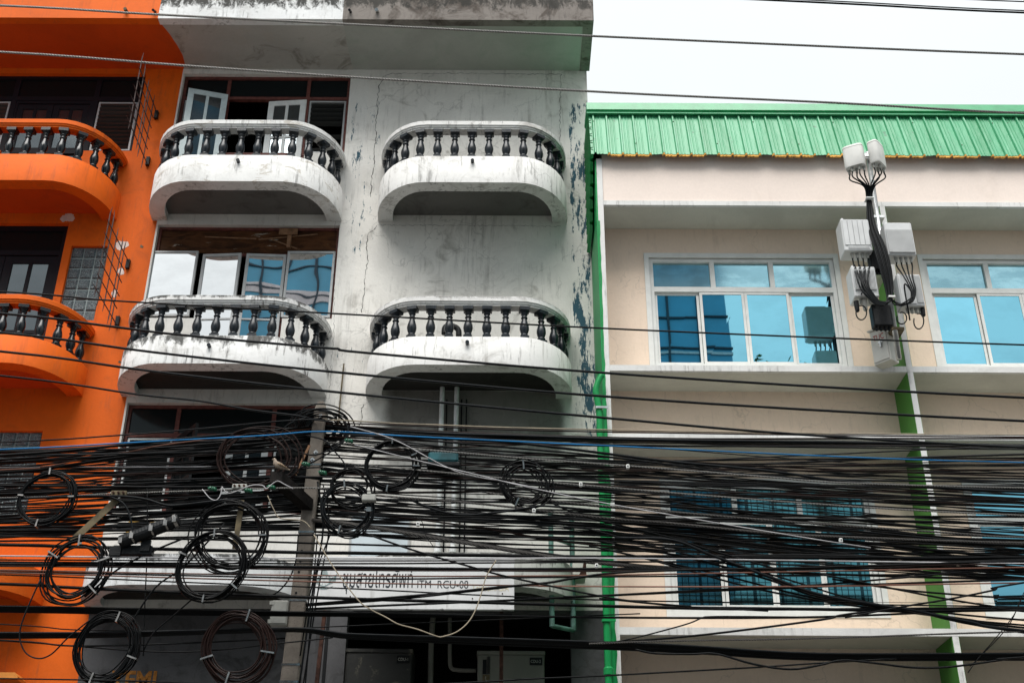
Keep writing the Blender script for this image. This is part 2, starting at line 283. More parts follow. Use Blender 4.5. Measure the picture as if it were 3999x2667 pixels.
# ------------------------------------------------------------------ mesh builder
class MB:
    def __init__(s): s.v = []; s.f = []
    def add(s, vs, fs):
        o = len(s.v); s.v += [Vector(p) for p in vs]; s.f += [tuple(i + o for i in f) for f in fs]; return s
    def box(s, x0, x1, y0, y1, z0, z1, rot=None):
        vs = [(x, y, z) for x in (x0, x1) for y in (y0, y1) for z in (z0, z1)]
        if rot:
            c = Vector(((x0 + x1) / 2, (y0 + y1) / 2, (z0 + z1) / 2)); vs = [rot @ (Vector(v) - c) + c for v in vs]
        return s.add(vs, [(0, 1, 3, 2), (4, 6, 7, 5), (0, 4, 5, 1), (2, 3, 7, 6), (0, 2, 6, 4), (1, 5, 7, 3)])
    def bbox(s, x0, x1, y0, y1, z0, z1, b=0.01):
        """box with chamfered long edges along z (octagonal section) and chamfered ends"""
        def ring(z, i):
            return [(x0 + b + i, y0 + i, z), (x1 - b - i, y0 + i, z), (x1 - i, y0 + b + i, z), (x1 - i, y1 - b - i, z), (x1 - b - i, y1 - i, z), (x0 + b + i, y1 - i, z), (x0 + i, y1 - b - i, z), (x0 + i, y0 + b + i, z)]
        rs = [ring(z0, b * .6), ring(z0 + b, 0), ring(z1 - b, 0), ring(z1, b * .6)]
        vs = sum(rs, []); fs = [tuple(range(7, -1, -1)), tuple(range(24, 32))]
        for r in range(3):
            for i in range(8):
                j = (i + 1) % 8; fs.append((r * 8 + i, r * 8 + j, r * 8 + 8 + j, r * 8 + 8 + i))
        return s.add(vs, fs)
    def tube(s, pts, r, n=6, closed=False, caps=True):
        pts = [Vector(p) for p in pts]; m = len(pts)
        rs = r if isinstance(r, (list, tuple)) else [r] * m
        o = len(s.v); ref = None
        for i, p in enumerate(pts):
            a = pts[(i - 1) % m] if closed else pts[max(i - 1, 0)]; b = pts[(i + 1) % m] if closed else pts[min(i + 1, m - 1)]
            t = (b - a).normalized()
            if ref is None:
                ref = t.cross(Vector((0, 0, 1)))
                if ref.length < 0.1: ref = t.cross(Vector((1, 0, 0)))
            ref = (ref - t * ref.dot(t)).normalized(); w = t.cross(ref)
            for q in range(n):
                an = 2 * math.pi * q / n; s.v.append(p + (ref * math.cos(an) + w * math.sin(an)) * rs[i])
        for i in range(m if closed else m - 1):
            for q in range(n):
                a, b = o + i * n, o + ((i + 1) % m) * n; s.f.append((a + q, a + (q + 1) % n, b + (q + 1) % n, b + q))
        if caps and not closed:
            s.f.append(tuple(o + q for q in range(n - 1, -1, -1))); s.f.append(tuple(o + (m - 1) * n + q for q in range(n)))
        return s
    def lathe(s, prof, c, n=14):
        o = len(s.v)
        for r, z in prof:
            for q in range(n):
                a = 2 * math.pi * q / n; s.v.append(Vector((c[0] + r * math.cos(a), c[1] + r * math.sin(a), c[2] + z)))
        for i in range(len(prof) - 1):
            for q in range(n): s.f.append((o + i * n + q, o + i * n + (q + 1) % n, o + (i + 1) * n + (q + 1) % n, o + (i + 1) * n + q))
        s.f.append(tuple(o + q for q in range(n - 1, -1, -1))); s.f.append(tuple(o + (len(prof) - 1) * n + q for q in range(n)))
        return s
    def sweep(s, path, sec):
        """path: [(x, y, nx, ny)], sec: closed loop [(out, z)]"""
        o = len(s.v); k = len(sec)
        for x, y, nx, ny in path:
            for d, z in sec: s.v.append(Vector((x + nx * d, y + ny * d, z)))
        for i in range(len(path) - 1):
            for q in range(k): s.f.append((o + i * k + q, o + (i + 1) * k + q, o + (i + 1) * k + (q + 1) % k, o + i * k + (q + 1) % k))
        s.f.append(tuple(o + q for q in range(k))); e = o + (len(path) - 1) * k; s.f.append(tuple(e + q for q in range(k - 1, -1, -1)))
        return s
    def poly(s, pts, t):
        """thick plate from an outline, extruded by vector t"""
        n = len(pts); t = Vector(t); vs = [Vector(p) for p in pts] + [Vector(p) + t for p in pts]
        return s.add(vs, [tuple(range(n)), tuple(range(2 * n - 1, n - 1, -1))] + [(i, n + i, n + (i + 1) % n, (i + 1) % n) for i in range(n)])
    def wall(s, x0, x1, z0, z1, y, holes=(), t=0.22):
        xs = sorted({x0, x1, *[h[0] for h in holes], *[h[1] for h in holes]}); zs = sorted({z0, z1, *[h[2] for h in holes], *[h[3] for h in holes]})
        def hole(i, j):
            if i < 0 or j < 0 or i >= len(xs) - 1 or j >= len(zs) - 1: return True
            cx, cz = (xs[i] + xs[i + 1]) / 2, (zs[j] + zs[j + 1]) / 2
            return any(h[0] < cx < h[1] and h[2] < cz < h[3] for h in holes)
        for i in range(len(xs) - 1):
            for j in range(len(zs) - 1):
                if hole(i, j): continue
                a, b, c, d = xs[i], xs[i + 1], zs[j], zs[j + 1]
                s.add([(a, y, c), (b, y, c), (b, y, d), (a, y, d)], [(0, 1, 2, 3)]); s.add([(a, y + t, c), (b, y + t, c), (b, y + t, d), (a, y + t, d)], [(3, 2, 1, 0)])
                for ok, p, q in ((hole(i - 1, j), (a, c), (a, d)), (hole(i + 1, j), (b, d), (b, c)), (hole(i, j - 1), (b, c), (a, c)), (hole(i, j + 1), (a, d), (b, d))):
                    if ok: s.add([(p[0], y, p[1]), (q[0], y, q[1]), (q[0], y + t, q[1]), (p[0], y + t, p[1])], [(0, 1, 2, 3)])
        return s
    def frame(s, x0, x1, z0, z1, y0, y1, w, xs=(), zs=(), mw=None):
        """rectangular frame with mullions at xs, rails at zs, pieces butted"""
        mw = mw or w
        s.box(x0, x0 + w, y0, y1, z0, z1); s.box(x1 - w, x1, y0, y1, z0, z1)
        s.box(x0 + w, x1 - w, y0, y1, z1 - w, z1); s.box(x0 + w, x1 - w, y0, y1, z0, z0 + w)
        zz = [z0 + w] + [v for z in sorted(zs) for v in (z - mw / 2, z + mw / 2)] + [z1 - w]
        for z in zs: s.box(x0 + w, x1 - w, y0 + .002, y1 - .002, z - mw / 2, z + mw / 2)
        for x in xs:
            for a, b in zip(zz[::2], zz[1::2]): s.box(x - mw / 2, x + mw / 2, y0 + .004, y1 - .004, a, b)
        return s
    def build(s, name, mat, parent=None, smooth=False, loc=None):
        base = WL[parent] if parent is not None else loc
        if base is None:
            xs = [v.x for v in s.v]; ys = [v.y for v in s.v]; zs = [v.z for v in s.v]
            base = Vector(((min(xs) + max(xs)) / 2, (min(ys) + max(ys)) / 2, min(zs)))
        me = bpy.data.meshes.new(name); me.from_pydata([tuple(v - base) for v in s.v], [], s.f)
        me.materials.append(mat)
        if smooth:
            me.polygons.foreach_set('use_smooth', [True] * len(me.polygons))
        ob = bpy.data.objects.new(name, me); col.objects.link(ob); WL[ob] = Vector(base)
        if parent is not None: ob.parent = parent
        else: ob.location = base
        return ob
WL = {}
def tag(o, label=None, cat=None, group=None, kind=None):
    for k_, v_ in (('label', label), ('category', cat), ('group', group), ('kind', kind)):
        if v_: o[k_] = v_
    return o
def empty(name, loc, label, cat, group=None):
    o = bpy.data.objects.new(name, None); o.empty_display_size = 0.2; o.location = loc; col.objects.link(o); WL[o] = Vector(loc)
    return tag(o, label, cat, group)
def sharp(ob, ang=40):
    me = ob.data; me.polygons.foreach_set('use_smooth', [True] * len(me.polygons)); me.set_sharp_from_angle(angle=R(ang)); return ob
def catmull(pts, n):
    out = []; P = [Vector(p) for p in pts]
    P = [P[0] * 2 - P[1]] + P + [P[-1] * 2 - P[-2]]
    for i in range(1, len(P) - 2):
        for j in range(n):
            t = j / n; a, b, c, d = P[i - 1:i + 3]
            out.append(0.5 * ((2 * b) + (c - a) * t + (2 * a - 5 * b + 4 * c - d) * t * t + (3 * b - a - 3 * c + d) * t ** 3))
    out.append(P[-2]); return out
def text(body, x0, x1, z0, z1, y, mat, name, parent, depth=0.003, rot=None, bold=0.0, place=None):
    cu = bpy.data.curves.new(name, 'FONT'); cu.body = body; cu.extrude = depth / 2; cu.offset = bold; cu.resolution_u = 6
    tmp = bpy.data.objects.new(name, cu); col.objects.link(tmp)
    bpy.context.view_layer.update(); dg = bpy.context.evaluated_depsgraph_get()
    me = bpy.data.meshes.new_from_object(tmp.evaluated_get(dg)); bpy.data.objects.remove(tmp); bpy.data.curves.remove(cu)
    vs = [v.co.copy() for v in me.vertices]
    if rot: vs = [Vector((-v.y, v.x, v.z)) for v in vs]
    ax = min(v.x for v in vs); bx = max(v.x for v in vs); ay = min(v.y for v in vs); by = max(v.y for v in vs)
    for i, v in enumerate(vs):
        u = (v.x - ax) / (bx - ax); w = (v.y - ay) / (by - ay)
        p = Vector((x0 + u * (x1 - x0), y - v.z, z0 + w * (z1 - z0))) if place is None else place(u, w, v.z)
        me.vertices[i].co = p - WL[parent]
    me.materials.clear(); me.materials.append(mat)
    ob = bpy.data.objects.new(name, me); col.objects.link(ob); ob.parent = parent; WL[ob] = WL[parent]
    return ob

# ------------------------------------------------------------------ ground
W, G, RB = 16.5, 15.2, 15.85                      # white wall plane, green building's front plane and its recessed wall
g = MB().add([(-250, -250, 0), (250, -250, 0), (250, 250, 0), (-250, 250, 0)], [(0, 1, 2, 3)]).build('road', M['street'], loc=Vector((0, 0, 0))); tag(g, kind='structure')
p = MB().box(-60, 60, 12.2, 16.28, 0.004, 0.15).build('pavement', M['pave']); tag(p, kind='structure')
m = MB()
for x in range(-60, 61, 6): m.box(x, x + 3, -1.1, -0.98, 0.004, 0.008)
tag(m.build('road_markings', M['trim']), kind='structure')

# ------------------------------------------------------------------ shared building helpers
BAL = None
def bal_profile(h):
    t = [(.056, .10), (.060, .115), (.062, .14), (.056, .165), (.045, .18), (.047, .20), (.060, .26), (.069, .33), (.070, .39), (.064, .46), (.053, .53), (.042, .60), (.036, .655), (.048, .675), (.050, .69), (.046, .71), (.036, .73), (.036, .76), (.047, .785), (.050, .80), (.046, .815), (.042, .83), (.056, .87), (.072, .90)]
    return [(r, z * h) for r, z in t]
def path(xc, hw, depth, rx, n=9):
    ry = depth - 0.06; yc = W - 0.06; out = [(xc - hw, W + 0.0, -1, 0)]
    L = []
    for i in range(n + 1):
        t = math.pi / 2 * i / n; nx, ny = -math.cos(t) / rx, -math.sin(t) / ry; q = math.hypot(nx, ny)
        L.append((xc - hw + rx - rx * math.cos(t), yc - ry * math.sin(t), nx / q, ny / q))
    out += L + [(2 * xc - x, y, -nx, ny) for x, y, nx, ny in reversed(L)] + [(xc + hw, W, 1, 0)]
    return out
def balcony(root, xc, zb, zt, zr, mat, worn, spout=(0, 0), blk=None, under=None, hw=1.535):
    pth = path(xc, hw, 1.09, 0.82)
    b = sharp(MB().sweep(pth, [(.0, zb), (.0, zt - .012), (-.012, zt), (-.17, zt), (-.17, zb + .25), (-.24, zb + .25), (-.24, zb)]).build('balcony', mat, root), 50)
    inner = [(x + nx * -.235, y + ny * -.235) for x, y, nx, ny in pth[1:-1]]
    inner = [(inner[0][0], W - .002)] + inner + [(inner[-1][0], W - .002)]
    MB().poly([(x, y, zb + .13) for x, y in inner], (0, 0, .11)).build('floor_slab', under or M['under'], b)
    h = zr - zt
    sharp(MB().sweep(pth, [(.0, zr - .012), (.0, zr - .082), (-.018, zr - .092), (-.018, zr - .112), (-.036, zr - .122), (-.036, zr - .142), (-.20, zr - .142), (-.20, zr), (-.012, zr)]).build('handrail', mat, b), 30)
    bh = zr - .141 - zt
    # balusters at equal steps along the curve
    c = [(x + nx * -.105, y + ny * -.105, nx, ny) for x, y, nx, ny in pth]
    d = [0]
    for i in range(1, len(c)): d.append(d[-1] + math.hypot(c[i][0] - c[i - 1][0], c[i][1] - c[i - 1][1]))
    N = 15; s0, s1 = 0.16, d[-1] - 0.16
    for i in range(N):
        s = s0 + (s1 - s0) * i / (N - 1); j = max(q for q in range(len(d) - 1) if d[q] <= s); f = (s - d[j]) / (d[j + 1] - d[j])
        x = c[j][0] + (c[j + 1][0] - c[j][0]) * f; y = c[j][1] + (c[j + 1][1] - c[j][1]) * f
        an = math.atan2(c[j][2] + (c[j + 1][2] - c[j][2]) * f, -(c[j][3] + (c[j + 1][3] - c[j][3]) * f))
        key = (round(bh, 3), worn)
        if key not in BALS:
            mm = MB().lathe(bal_profile(bh), (0, 0, 0), 14).box(-.062, .062, -.062, .062, 0, .10 * bh).box(-.074, .074, -.074, .074, .90 * bh, bh)
            o = sharp(mm.build('baluster', M['bal_worn'] if worn else M['bal_black'], loc=Vector((0, 0, 0))), 45); BALS[key] = o
        else:
            o = BALS[key].copy(); col.objects.link(o)
        o.parent = b; o.location = Vector((x, y, zt - .001)) - WL[b]; o.rotation_euler.z = an + rnd.uniform(-.05, .05)
    sx = xc + spout[0]; z = (zb + zt) / 2 + spout[1]
    MB().tube([(sx, W - 1.0, z), (sx, W - 1.15, z - .01)], .028, 10).build('drain_spout', M['bal_worn'], b)
    return b
BALS = {}
def canopy(root, xc, zb, zt, mat, under, hw=1.535):
    pth = path(xc, hw, 1.0, 0.9)
    b = sharp(MB().sweep(pth, [(0, zb), (0, zt), (-.25, zt), (-.25, zb)]).build('canopy', mat, root), 50)
    inner = [(x + nx * -.245, y + ny * -.245) for x, y, nx, ny in pth[1:-1]]; inner = [(inner[0][0], W - .002)] + inner + [(inner[-1][0], W - .002)]
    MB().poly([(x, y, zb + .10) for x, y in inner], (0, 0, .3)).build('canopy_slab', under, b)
    return b
def turn(mb, hx, hy, ang):
    c, s = math.cos(ang), math.sin(ang)
    for v in mb.v: x, y = v.x - hx, v.y - hy; v.x, v.y = hx + c * x - s * y, hy + s * x + c * y
    return mb
def sash(root, name, x0, x1, z0, z1, y, fm, pm, xs=(), zs=(), w=.06, mw=None, th=.04, hinge=None, ang=0, panel=0):
    """a glazed leaf: frame with glazing bars and its panes; panel = height of a solid bottom panel"""
    a = MB().frame(x0, x1, z0 + panel, z1, y, y + th, w, xs, zs, mw or w * .55)
    if panel: a.box(x0, x1, y + .003, y + th - .003, z0, z0 + panel - .0005)
    b = MB().box(x0 + w * .6, x1 - w * .6, y + th * .45, y + th * .6, z0 + panel + w * .6, z1 - w * .6)
    if hinge: turn(a, hinge[0], hinge[1], ang); turn(b, hinge[0], hinge[1], ang)
    f = a.build(name, fm, root); b.build('pane', pm, f if root in TOPS else root)
    return f
TOPS = set()
def jalousie(win, x0, x1, z0, z1, y, fm, gone=0.0, pitch=.082, tilt=38):
    MB().frame(x0, x1, z0, z1, y, y + .05, .03).build('jalousie_frame', fm, win)
    m = MB(); z = z0 + .07; i = 0
    while z < z1 - .05:
        if not (gone and z < z0 + (z1 - z0) * gone and i % 3):
            m.box(x0 + .034, x1 - .034, y - .02, y + .075, z - .003, z + .003, Matrix.Rotation(R(-tilt + rnd.uniform(-4, 4)), 3, 'X'))
        z += pitch; i += 1
    m.build('louvre_slats', M['slat'], win)
def zof(px, py, Y): return at(px, py, Y).z
def xof(px, py, Y): return at(px, py, Y).x

# ================================================================== ORANGE SHOPHOUSE
OR = empty('orange_shophouse', (-8, W, 0), 'bright orange shophouse with black balusters and dark window frames', 'building'); TOPS.add(OR)
XO = -5.77
gbB, gbC = (-7.07, -6.485, 10.95, 12.32), (-7.72, -6.92, 7.72, 9.07)
MB().wall(-10.6, XO, 0, 16.35, W, [(-9.5, -6.4, 14.22, 15.89), (-8.6, -7.25, 13.0, 14.22), (-9.1, -7.19, 9.85, 12.75), gbB, gbC]).build('wall', M['orange'], OR)
MB().box(-10.6, XO, 17.6, 24, 0, 16.4).build('house_body', M['interior'], OR)
for s in (17.4, 14.22, 11.0): MB().box(-10.6, XO, W + .22, 17.6, s - 1.35, s - 1.2).build('floor', M['interior'], OR)
rc = MB().poly([(-10.6, 15.25, 16.0), (-5.90, 15.25, 16.0), (-5.90, 15.40, 16.0), (-10.6, 15.40, 16.0)], (0, 0, .46)).build('roof_canopy', M['orange'], OR)
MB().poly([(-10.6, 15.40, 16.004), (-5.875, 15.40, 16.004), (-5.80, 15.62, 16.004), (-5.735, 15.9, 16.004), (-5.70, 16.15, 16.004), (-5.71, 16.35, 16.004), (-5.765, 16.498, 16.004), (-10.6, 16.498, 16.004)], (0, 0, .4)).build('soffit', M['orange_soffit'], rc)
for px in (495,): q = at(px, 48, 15.25); MB().tube([q + Vector((0, .03, 0)), q + Vector((0, -.1, -.02))], .028, 10).build('drain_spout', M['olive'], rc)
balcony(OR, -7.965, 12.815, 13.325, 14.02, M['orange'], False, (-0.57, .05), under=M['orange_soffit'])
balcony(OR, -7.965, 9.64, 10.10, 10.775, M['orange'], False, (-0.3, 0), under=M['orange_soffit'])
canopy(OR, -7.965, 6.44, 6.86, M['orange'], M['orange_soffit'])
y = W + .08
wn = MB().frame(-9.5, -6.4, 14.22, 15.89, y, y + .08, .07, (-8.63, -7.22), (15.40,), .09).build('window', M['darkframe'], OR)
MB().box(-9.44, -6.46, y + .03, y + .04, 15.44, 15.83).build('transom_pane', M['darkpane'], wn)
jalousie(wn, -9.42, -8.69, 14.30, 15.34, y + .02, M['greyalu'])
jalousie(wn, -7.16, -6.48, 14.30, 15.34, y + .02, M['greyalu'])
dr = MB().frame(-8.6, -7.25, 13.0, 15.352, y + .012, y + .06, .055).build('balcony_door', M['darkframe'], OR)
for a, b in ((-8.54, -7.93), (-7.92, -7.31)):
    sash(dr, 'door_leaf', a, b, 13.0, 15.28, y + .02, M['darkframe'], M['casepane'], ((a + b) / 2,), (13.95, 14.33, 14.75), .10, .05, panel=.55)
dr = MB().frame(-9.1, -7.19, 9.86, 12.75, y, y + .08, .09, (), (12.24,), .09).build('balcony_door', M['darkframe'], OR)
MB().box(-9.04, -7.26, y + .03, y + .04, 12.27, 12.68).build('transom_pane', M['darkpane'], dr)
for a, b in ((-8.98, -8.14), (-8.13, -7.29)):
    sash(dr, 'door_leaf', a, b, 9.86, 12.18, y + .02, M['darkframe'], M['casepane'], ((a + b) / 2,), (10.8, 11.4), .13, .06, panel=.5)
def blocks(gb, nc, nr, nm):
    x0, x1, z0, z1 = gb; w, h = (x1 - x0) / nc, (z1 - z0) / nr
    f = MB().box(x0, x1, W + .07, W + .12, z0, z1).build('glass_block_panel', M['mortar'], OR); m = MB()
    for i in range(nc):
        for j in range(nr):
            a, b, c, d = x0 + i * w + .008, x0 + (i + 1) * w - .008, z0 + j * h + .008, z0 + (j + 1) * h - .008; e = .02
            m.add([(a, W + .07, c), (b, W + .07, c), (b, W + .07, d), (a, W + .07, d), (a + e, W + .045, c + e), (b - e, W + .045, c + e), (b - e, W + .045, d - e), (a + e, W + .045, d - e)],
                  [(4, 5, 6, 7), (0, 1, 5, 4), (1, 2, 6, 5), (2, 3, 7, 6), (3, 0, 4, 7)])
    m.build('glass_blocks', M['gblock'], f)
blocks(gbB, 3, 7, ''); blocks(gbC, 4, 6, '')
def blotch(root, px, py, rx, rz, mat, name, Y=None, seed=1, n=46):
    c = at(px, py, (Y or W) - .003); r_ = random.Random(seed); ph = [r_.uniform(0, 6) for _ in range(6)]
    pts = []
    for i in range(n):
        a = 2 * math.pi * i / n; k_ = 1 + .22 * math.sin(2 * a + ph[0]) + .12 * math.sin(3 * a + ph[1]) + .06 * math.sin(11 * a + ph[2]) + r_.uniform(-.09, .09)
        pts.append((c.x + rx * k_ * math.cos(a), c.y, c.z + rz * k_ * math.sin(a)))
    MB().poly(pts, (0, .0025, 0)).build(name, mat, root)
for i, (px, py, rx, rz) in enumerate(((265, 850, .09, .10), (475, 958, .085, .10), (472, 1060, .06, .055), (447, 1146, .055, .055))): blotch(OR, px, py, rx, rz, M['orange_patch'], 'bare_plaster_patch', seed=i + 3)
blotch(OR, 553, 963, .025, .028, M['olive'], 'rust_spot', seed=9); blotch(OR, 467, 1413, .02, .02, M['olive'], 'rust_spot', seed=11)
q = [at(0, 2622, 16.2), at(58, 2624, 16.2), at(70, 2640, 16.2), at(66, 2652, 16.2), at(0, 2646, 16.2)]
q[0] = q[0] + Vector((-1.6, 0, 0)); q[-1] = q[-1] + Vector((-1.6, 0, 0))
sg = MB().poly(q, (0, .28, 0)).build('signboard', M['signlit']); tag(sg, 'orange rounded signboard end poking in at the bottom left corner', 'signboard')

# ================================================================== WHITE SHOPHOUSE (open casements, mirror windows)
WH = empty('white_shophouse', (-4.3, W, 0), 'dirty white shophouse with open casements above and mirror film windows below', 'building'); TOPS.add(WH)
X1 = -2.5
MB().wall(XO, X1, 6.42, 16.35, W, [(-5.74, -2.83, 14.2, 15.9), (-4.97, -3.5, 13.0, 14.2), (-5.74, -2.80, 11.0, 12.74), (-4.93, -3.57, 9.86, 11.0), (-5.74, -2.80, 7.8, 9.54)]).build('wall', M['white'], WH)
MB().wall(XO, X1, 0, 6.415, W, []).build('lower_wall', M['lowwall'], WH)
MB().box(XO + .002, X1, 18.2, 24, 0, 16.4).build('house_body', M['interior'], WH)
for z in (16.1, 12.85, 9.65): MB().box(XO + .002, X1, W + .22, 18.2, z, z + .15).build('floor', M['interior'], WH)
MB().box(XO + .002, XO + .05, W + .22, 18.2, 0, 16).box(X1 - .05, X1, W + .22, 18.2, 0, 16).build('party_wall', M['interior'], WH)
rc = MB().box(-5.90, -2.84, 15.25, 15.40, 16.0, 16.46).build('roof_canopy', M['fascia_white'], WH)
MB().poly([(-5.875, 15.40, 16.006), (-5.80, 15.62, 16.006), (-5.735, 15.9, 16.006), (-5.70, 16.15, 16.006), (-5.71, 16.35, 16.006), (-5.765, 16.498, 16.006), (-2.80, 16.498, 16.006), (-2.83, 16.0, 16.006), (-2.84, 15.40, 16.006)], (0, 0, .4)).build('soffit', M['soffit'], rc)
for px in (607, 1370): q = at(px, 48, 15.25); MB().tube([q + Vector((0, .03, .02)), q + Vector((-.01, -.1, -.05))], .022, 10).build('drain_spout', M['bal_worn'], rc)
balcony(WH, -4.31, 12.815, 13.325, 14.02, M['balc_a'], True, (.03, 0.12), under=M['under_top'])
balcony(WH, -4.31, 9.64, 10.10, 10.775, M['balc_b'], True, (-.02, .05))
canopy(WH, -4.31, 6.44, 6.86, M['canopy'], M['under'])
# top window
wn = MB().frame(-5.74, -2.83, 14.2, 15.9, y, y + .08, .055, (-4.95, -3.56), (15.43,), .06).build('window', M['redwood'], WH)
MB().box(-5.70, -2.88, y + .03, y + .04, 15.45, 15.86).build('transom_pane', M['darkpane'], wn)
jalousie(wn, -3.52, -2.89, 14.27, 15.39, y + .02, M['greyalu'], gone=.5, pitch=.095, tilt=20)
jalousie(wn, -5.68, -4.99, 14.27, 15.39, y + .02, M['greyalu'])
dr = MB().box(-4.97, -4.915, y + .012, y + .07, 13.0, 14.198).box(-3.56, -3.505, y + .012, y + .07, 13.0, 14.198).build('balcony_door', M['redwood'], WH)
sash(dr, 'casement_leaf', -4.90, -4.24, 13.02, 15.38, y - .03, M['bluewood'], M['casepane'], (-4.57,), (13.9, 14.55,), .10, .05, hinge=(-4.91, y - .07), ang=R(180 + 15), panel=.5)
sash(dr, 'casement_leaf', -4.23, -3.57, 13.02, 15.38, y - .03, M['whitewood'], M['casepane'], (-3.9,), (13.85, 14.15, 14.6), .10, .05, hinge=(-3.56, y - .03), ang=R(-5), panel=.5)
# mirror film window
wn = MB().frame(-5.74, -2.80, 11.0, 12.74, y, y + .08, .045, (), (), .05).build('window', M['redwood'], WH)
MB().box(-5.69, -2.85, y + .03, y + .045, 12.27, 12.69).build('plywood_sheet', M['ply'], wn)
m = MB()
for (a, b) in (((800, 925), (1000, 933)), ((1010, 936), (1240, 915)), ((1060, 935), (1160, 972))):
    A, B = at(*a, y + .02), at(*b, y + .02); m.tube([A, B], .012, 5)
q = at(1125, 905, y - .02); m.box(q.x - .14, q.x + .16, y - .05, y - .03, q.z - .07, q.z + .04); m.box(q.x - .0, q.x + .06, y - .029, y + .029, q.z - .3, q.z + .02)
m.build('nailed_lath', M['lathwood'], wn)
zt_ = 12.255
for i, (a, b, lo, dy) in enumerate(((601, 780, 11.06, -.05), (1128, 1313, 11.04, -.06))):
    xa, xb = xof(a, 976, y), xof(b, 976, y)
    sash(wn, 'mirror_sash', xa, xb, lo, zt_, y + dy, M['greyalu'], M['mirror'], (), (), .035)
dr = MB().frame(-4.93, -3.57, 9.86, 12.25, y + .012, y + .06, .05, (), (), .05).build('balcony_door', M['redwood'], WH)
for (a, b, an) in ((798, 950, 4), (968, 1122, -3)):
    xa, xb = xof(a, 985, y), xof(b, 985, y)
    sash(dr, 'mirror_leaf', xa, xb, 9.88, 12.2, y - .04, M['greyalu'], M['mirror'], (), (11.0,), .045, hinge=((xa, y) if an > 0 else (xb, y)), ang=R(-an if an > 0 else -an))
# third floor opening
wn = MB().frame(-5.74, -2.80, 7.8, 9.54, y, y + .08, .05, (-4.98, -3.55), (9.05,), .06).build('window', M['redwood'], WH)
MB().box(-5.69, -2.85, y + .03, y + .04, 9.08, 9.49).build('transom_pane', M['darkpane'], wn)
jalousie(wn, -5.68, -5.02, 7.86, 9.01, y + .02, M['whitewood']); jalousie(wn, -3.5, -2.87, 7.86, 9.01, y + .02, M['whitewood'])
sash(wn, 'casement_leaf', -4.94, -4.28, 7.85, 9.0, y - .03, M['blackframe'], M['darkpane'], (-4.61,), (8.2, 8.6), .09, .045, hinge=(-4.95, y - .03), ang=R(-52))
sash(wn, 'casement_leaf', -4.2, -3.58, 7.85, 9.0, y + .01, M['whitewood'], M['darkpane'], (-3.89,), (8.2, 8.6), .10, .05)
for px in (522, 575, 560):
    q = at(px, 2055 if px != 560 else 2090, W - .02); e = .055
    MB().poly([(q.x - .10, q.y, q.z - .09), (q.x + .10, q.y, q.z - .09), (q.x + .10, q.y, q.z + .05), (q.x + e, q.y, q.z + .10), (q.x - e, q.y, q.z + .10), (q.x - .10, q.y, q.z + .05)], (0, .018, 0)).build('yellow_plaque', M['gold'], WH)
text('TEMI', xof(437, 2640, W), xof(612, 2640, W), zof(500, 2690, W), zof(500, 2618, W), W - .004, M['graffiti'], 'graffiti_letters', WH, .003, bold=.03)

# ================================================================== GREY SHOPHOUSE (blank wall)
GR = empty('weathered_shophouse', (-.6, W, 0), 'stained white shophouse with cracked windowless walls and peeling blue paint', 'building'); TOPS.add(GR)
XR = 1.28
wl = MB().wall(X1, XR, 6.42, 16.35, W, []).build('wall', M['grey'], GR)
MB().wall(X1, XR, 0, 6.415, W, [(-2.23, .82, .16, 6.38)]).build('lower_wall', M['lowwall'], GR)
MB().box(X1, XR, 18.2, 24, 0, 16.4).box(X1, XR, W + .22, 18.2, 6.43, 6.6).box(X1, -2.3, W + .22, 18.2, 0, 6.4).box(.9, XR - .03, W + .22, 18.2, 0, 6.4).build('house_body', M['interior'], GR)
MB().box(XR - .12, XR, W + .22, 24, 0, 16.0).build('side_wall', M['grey'], GR)
rc = MB().box(-2.84, 1.33, 15.25, 15.40, 16.0, 16.46).build('roof_canopy', M['fascia_grey'], GR)
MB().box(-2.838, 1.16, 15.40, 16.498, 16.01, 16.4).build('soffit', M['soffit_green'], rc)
MB().box(1.16, 1.33, 15.40, 16.498, 16.0, 16.46).build('end_beam', M['fascia_grey'], rc)
q = at(1475, 48, 15.25); MB().tube([q + Vector((0, .03, .02)), q + Vector((-.01, -.1, -.04))], .03, 10).build('drain_spout', M['steel'], rc)
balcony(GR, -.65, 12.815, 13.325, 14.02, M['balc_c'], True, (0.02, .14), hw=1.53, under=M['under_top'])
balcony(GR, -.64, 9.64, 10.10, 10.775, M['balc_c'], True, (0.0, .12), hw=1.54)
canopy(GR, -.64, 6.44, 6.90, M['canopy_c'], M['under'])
# raised render panel edges (shrinkage cracks round the filled-in openings)
def crack(pxs, w=.011, name='wall_crack'):
    pts = []
    for (a, b) in zip(pxs, pxs[1:]):
        n = max(2, int(math.hypot(b[0] - a[0], b[1] - a[1]) / 9))
        for i in range(n):
            f = i / n; pts.append((a[0] + (b[0] - a[0]) * f + rnd.uniform(-4, 4), a[1] + (b[1] - a[1]) * f + rnd.uniform(-2.5, 2.5)))
    pts.append(pxs[-1]); P = [at(*q_, W - .003) for q_ in pts]; m = MB()
    for (a, b) in zip(P, P[1:]):
        d = (b - a).normalized(); nrm = Vector((-d.z, 0, d.x)) * w * rnd.uniform(.12, .4)
        m.add([a - nrm, a + nrm, b + nrm, b - nrm], [(0, 1, 2, 3)])
    m.build(name, M['blackframe'], GR)
crack([(1500, 300), (1525, 288), (1800, 287), (2060, 290), (2190, 290), (2190, 340), (2188, 460), (2190, 650)])
crack([(1500, 300), (1478, 340), (1470, 480), (1460, 640), (1450, 700), (1448, 770)], .016)
crack([(1475, 882), (1440, 910), (1432, 960), (1436, 1010), (1425, 1085), (1420, 1160), (1412, 1220)], .014)
crack([(1475, 880), (1700, 880), (2000, 882), (2190, 884)], .008)
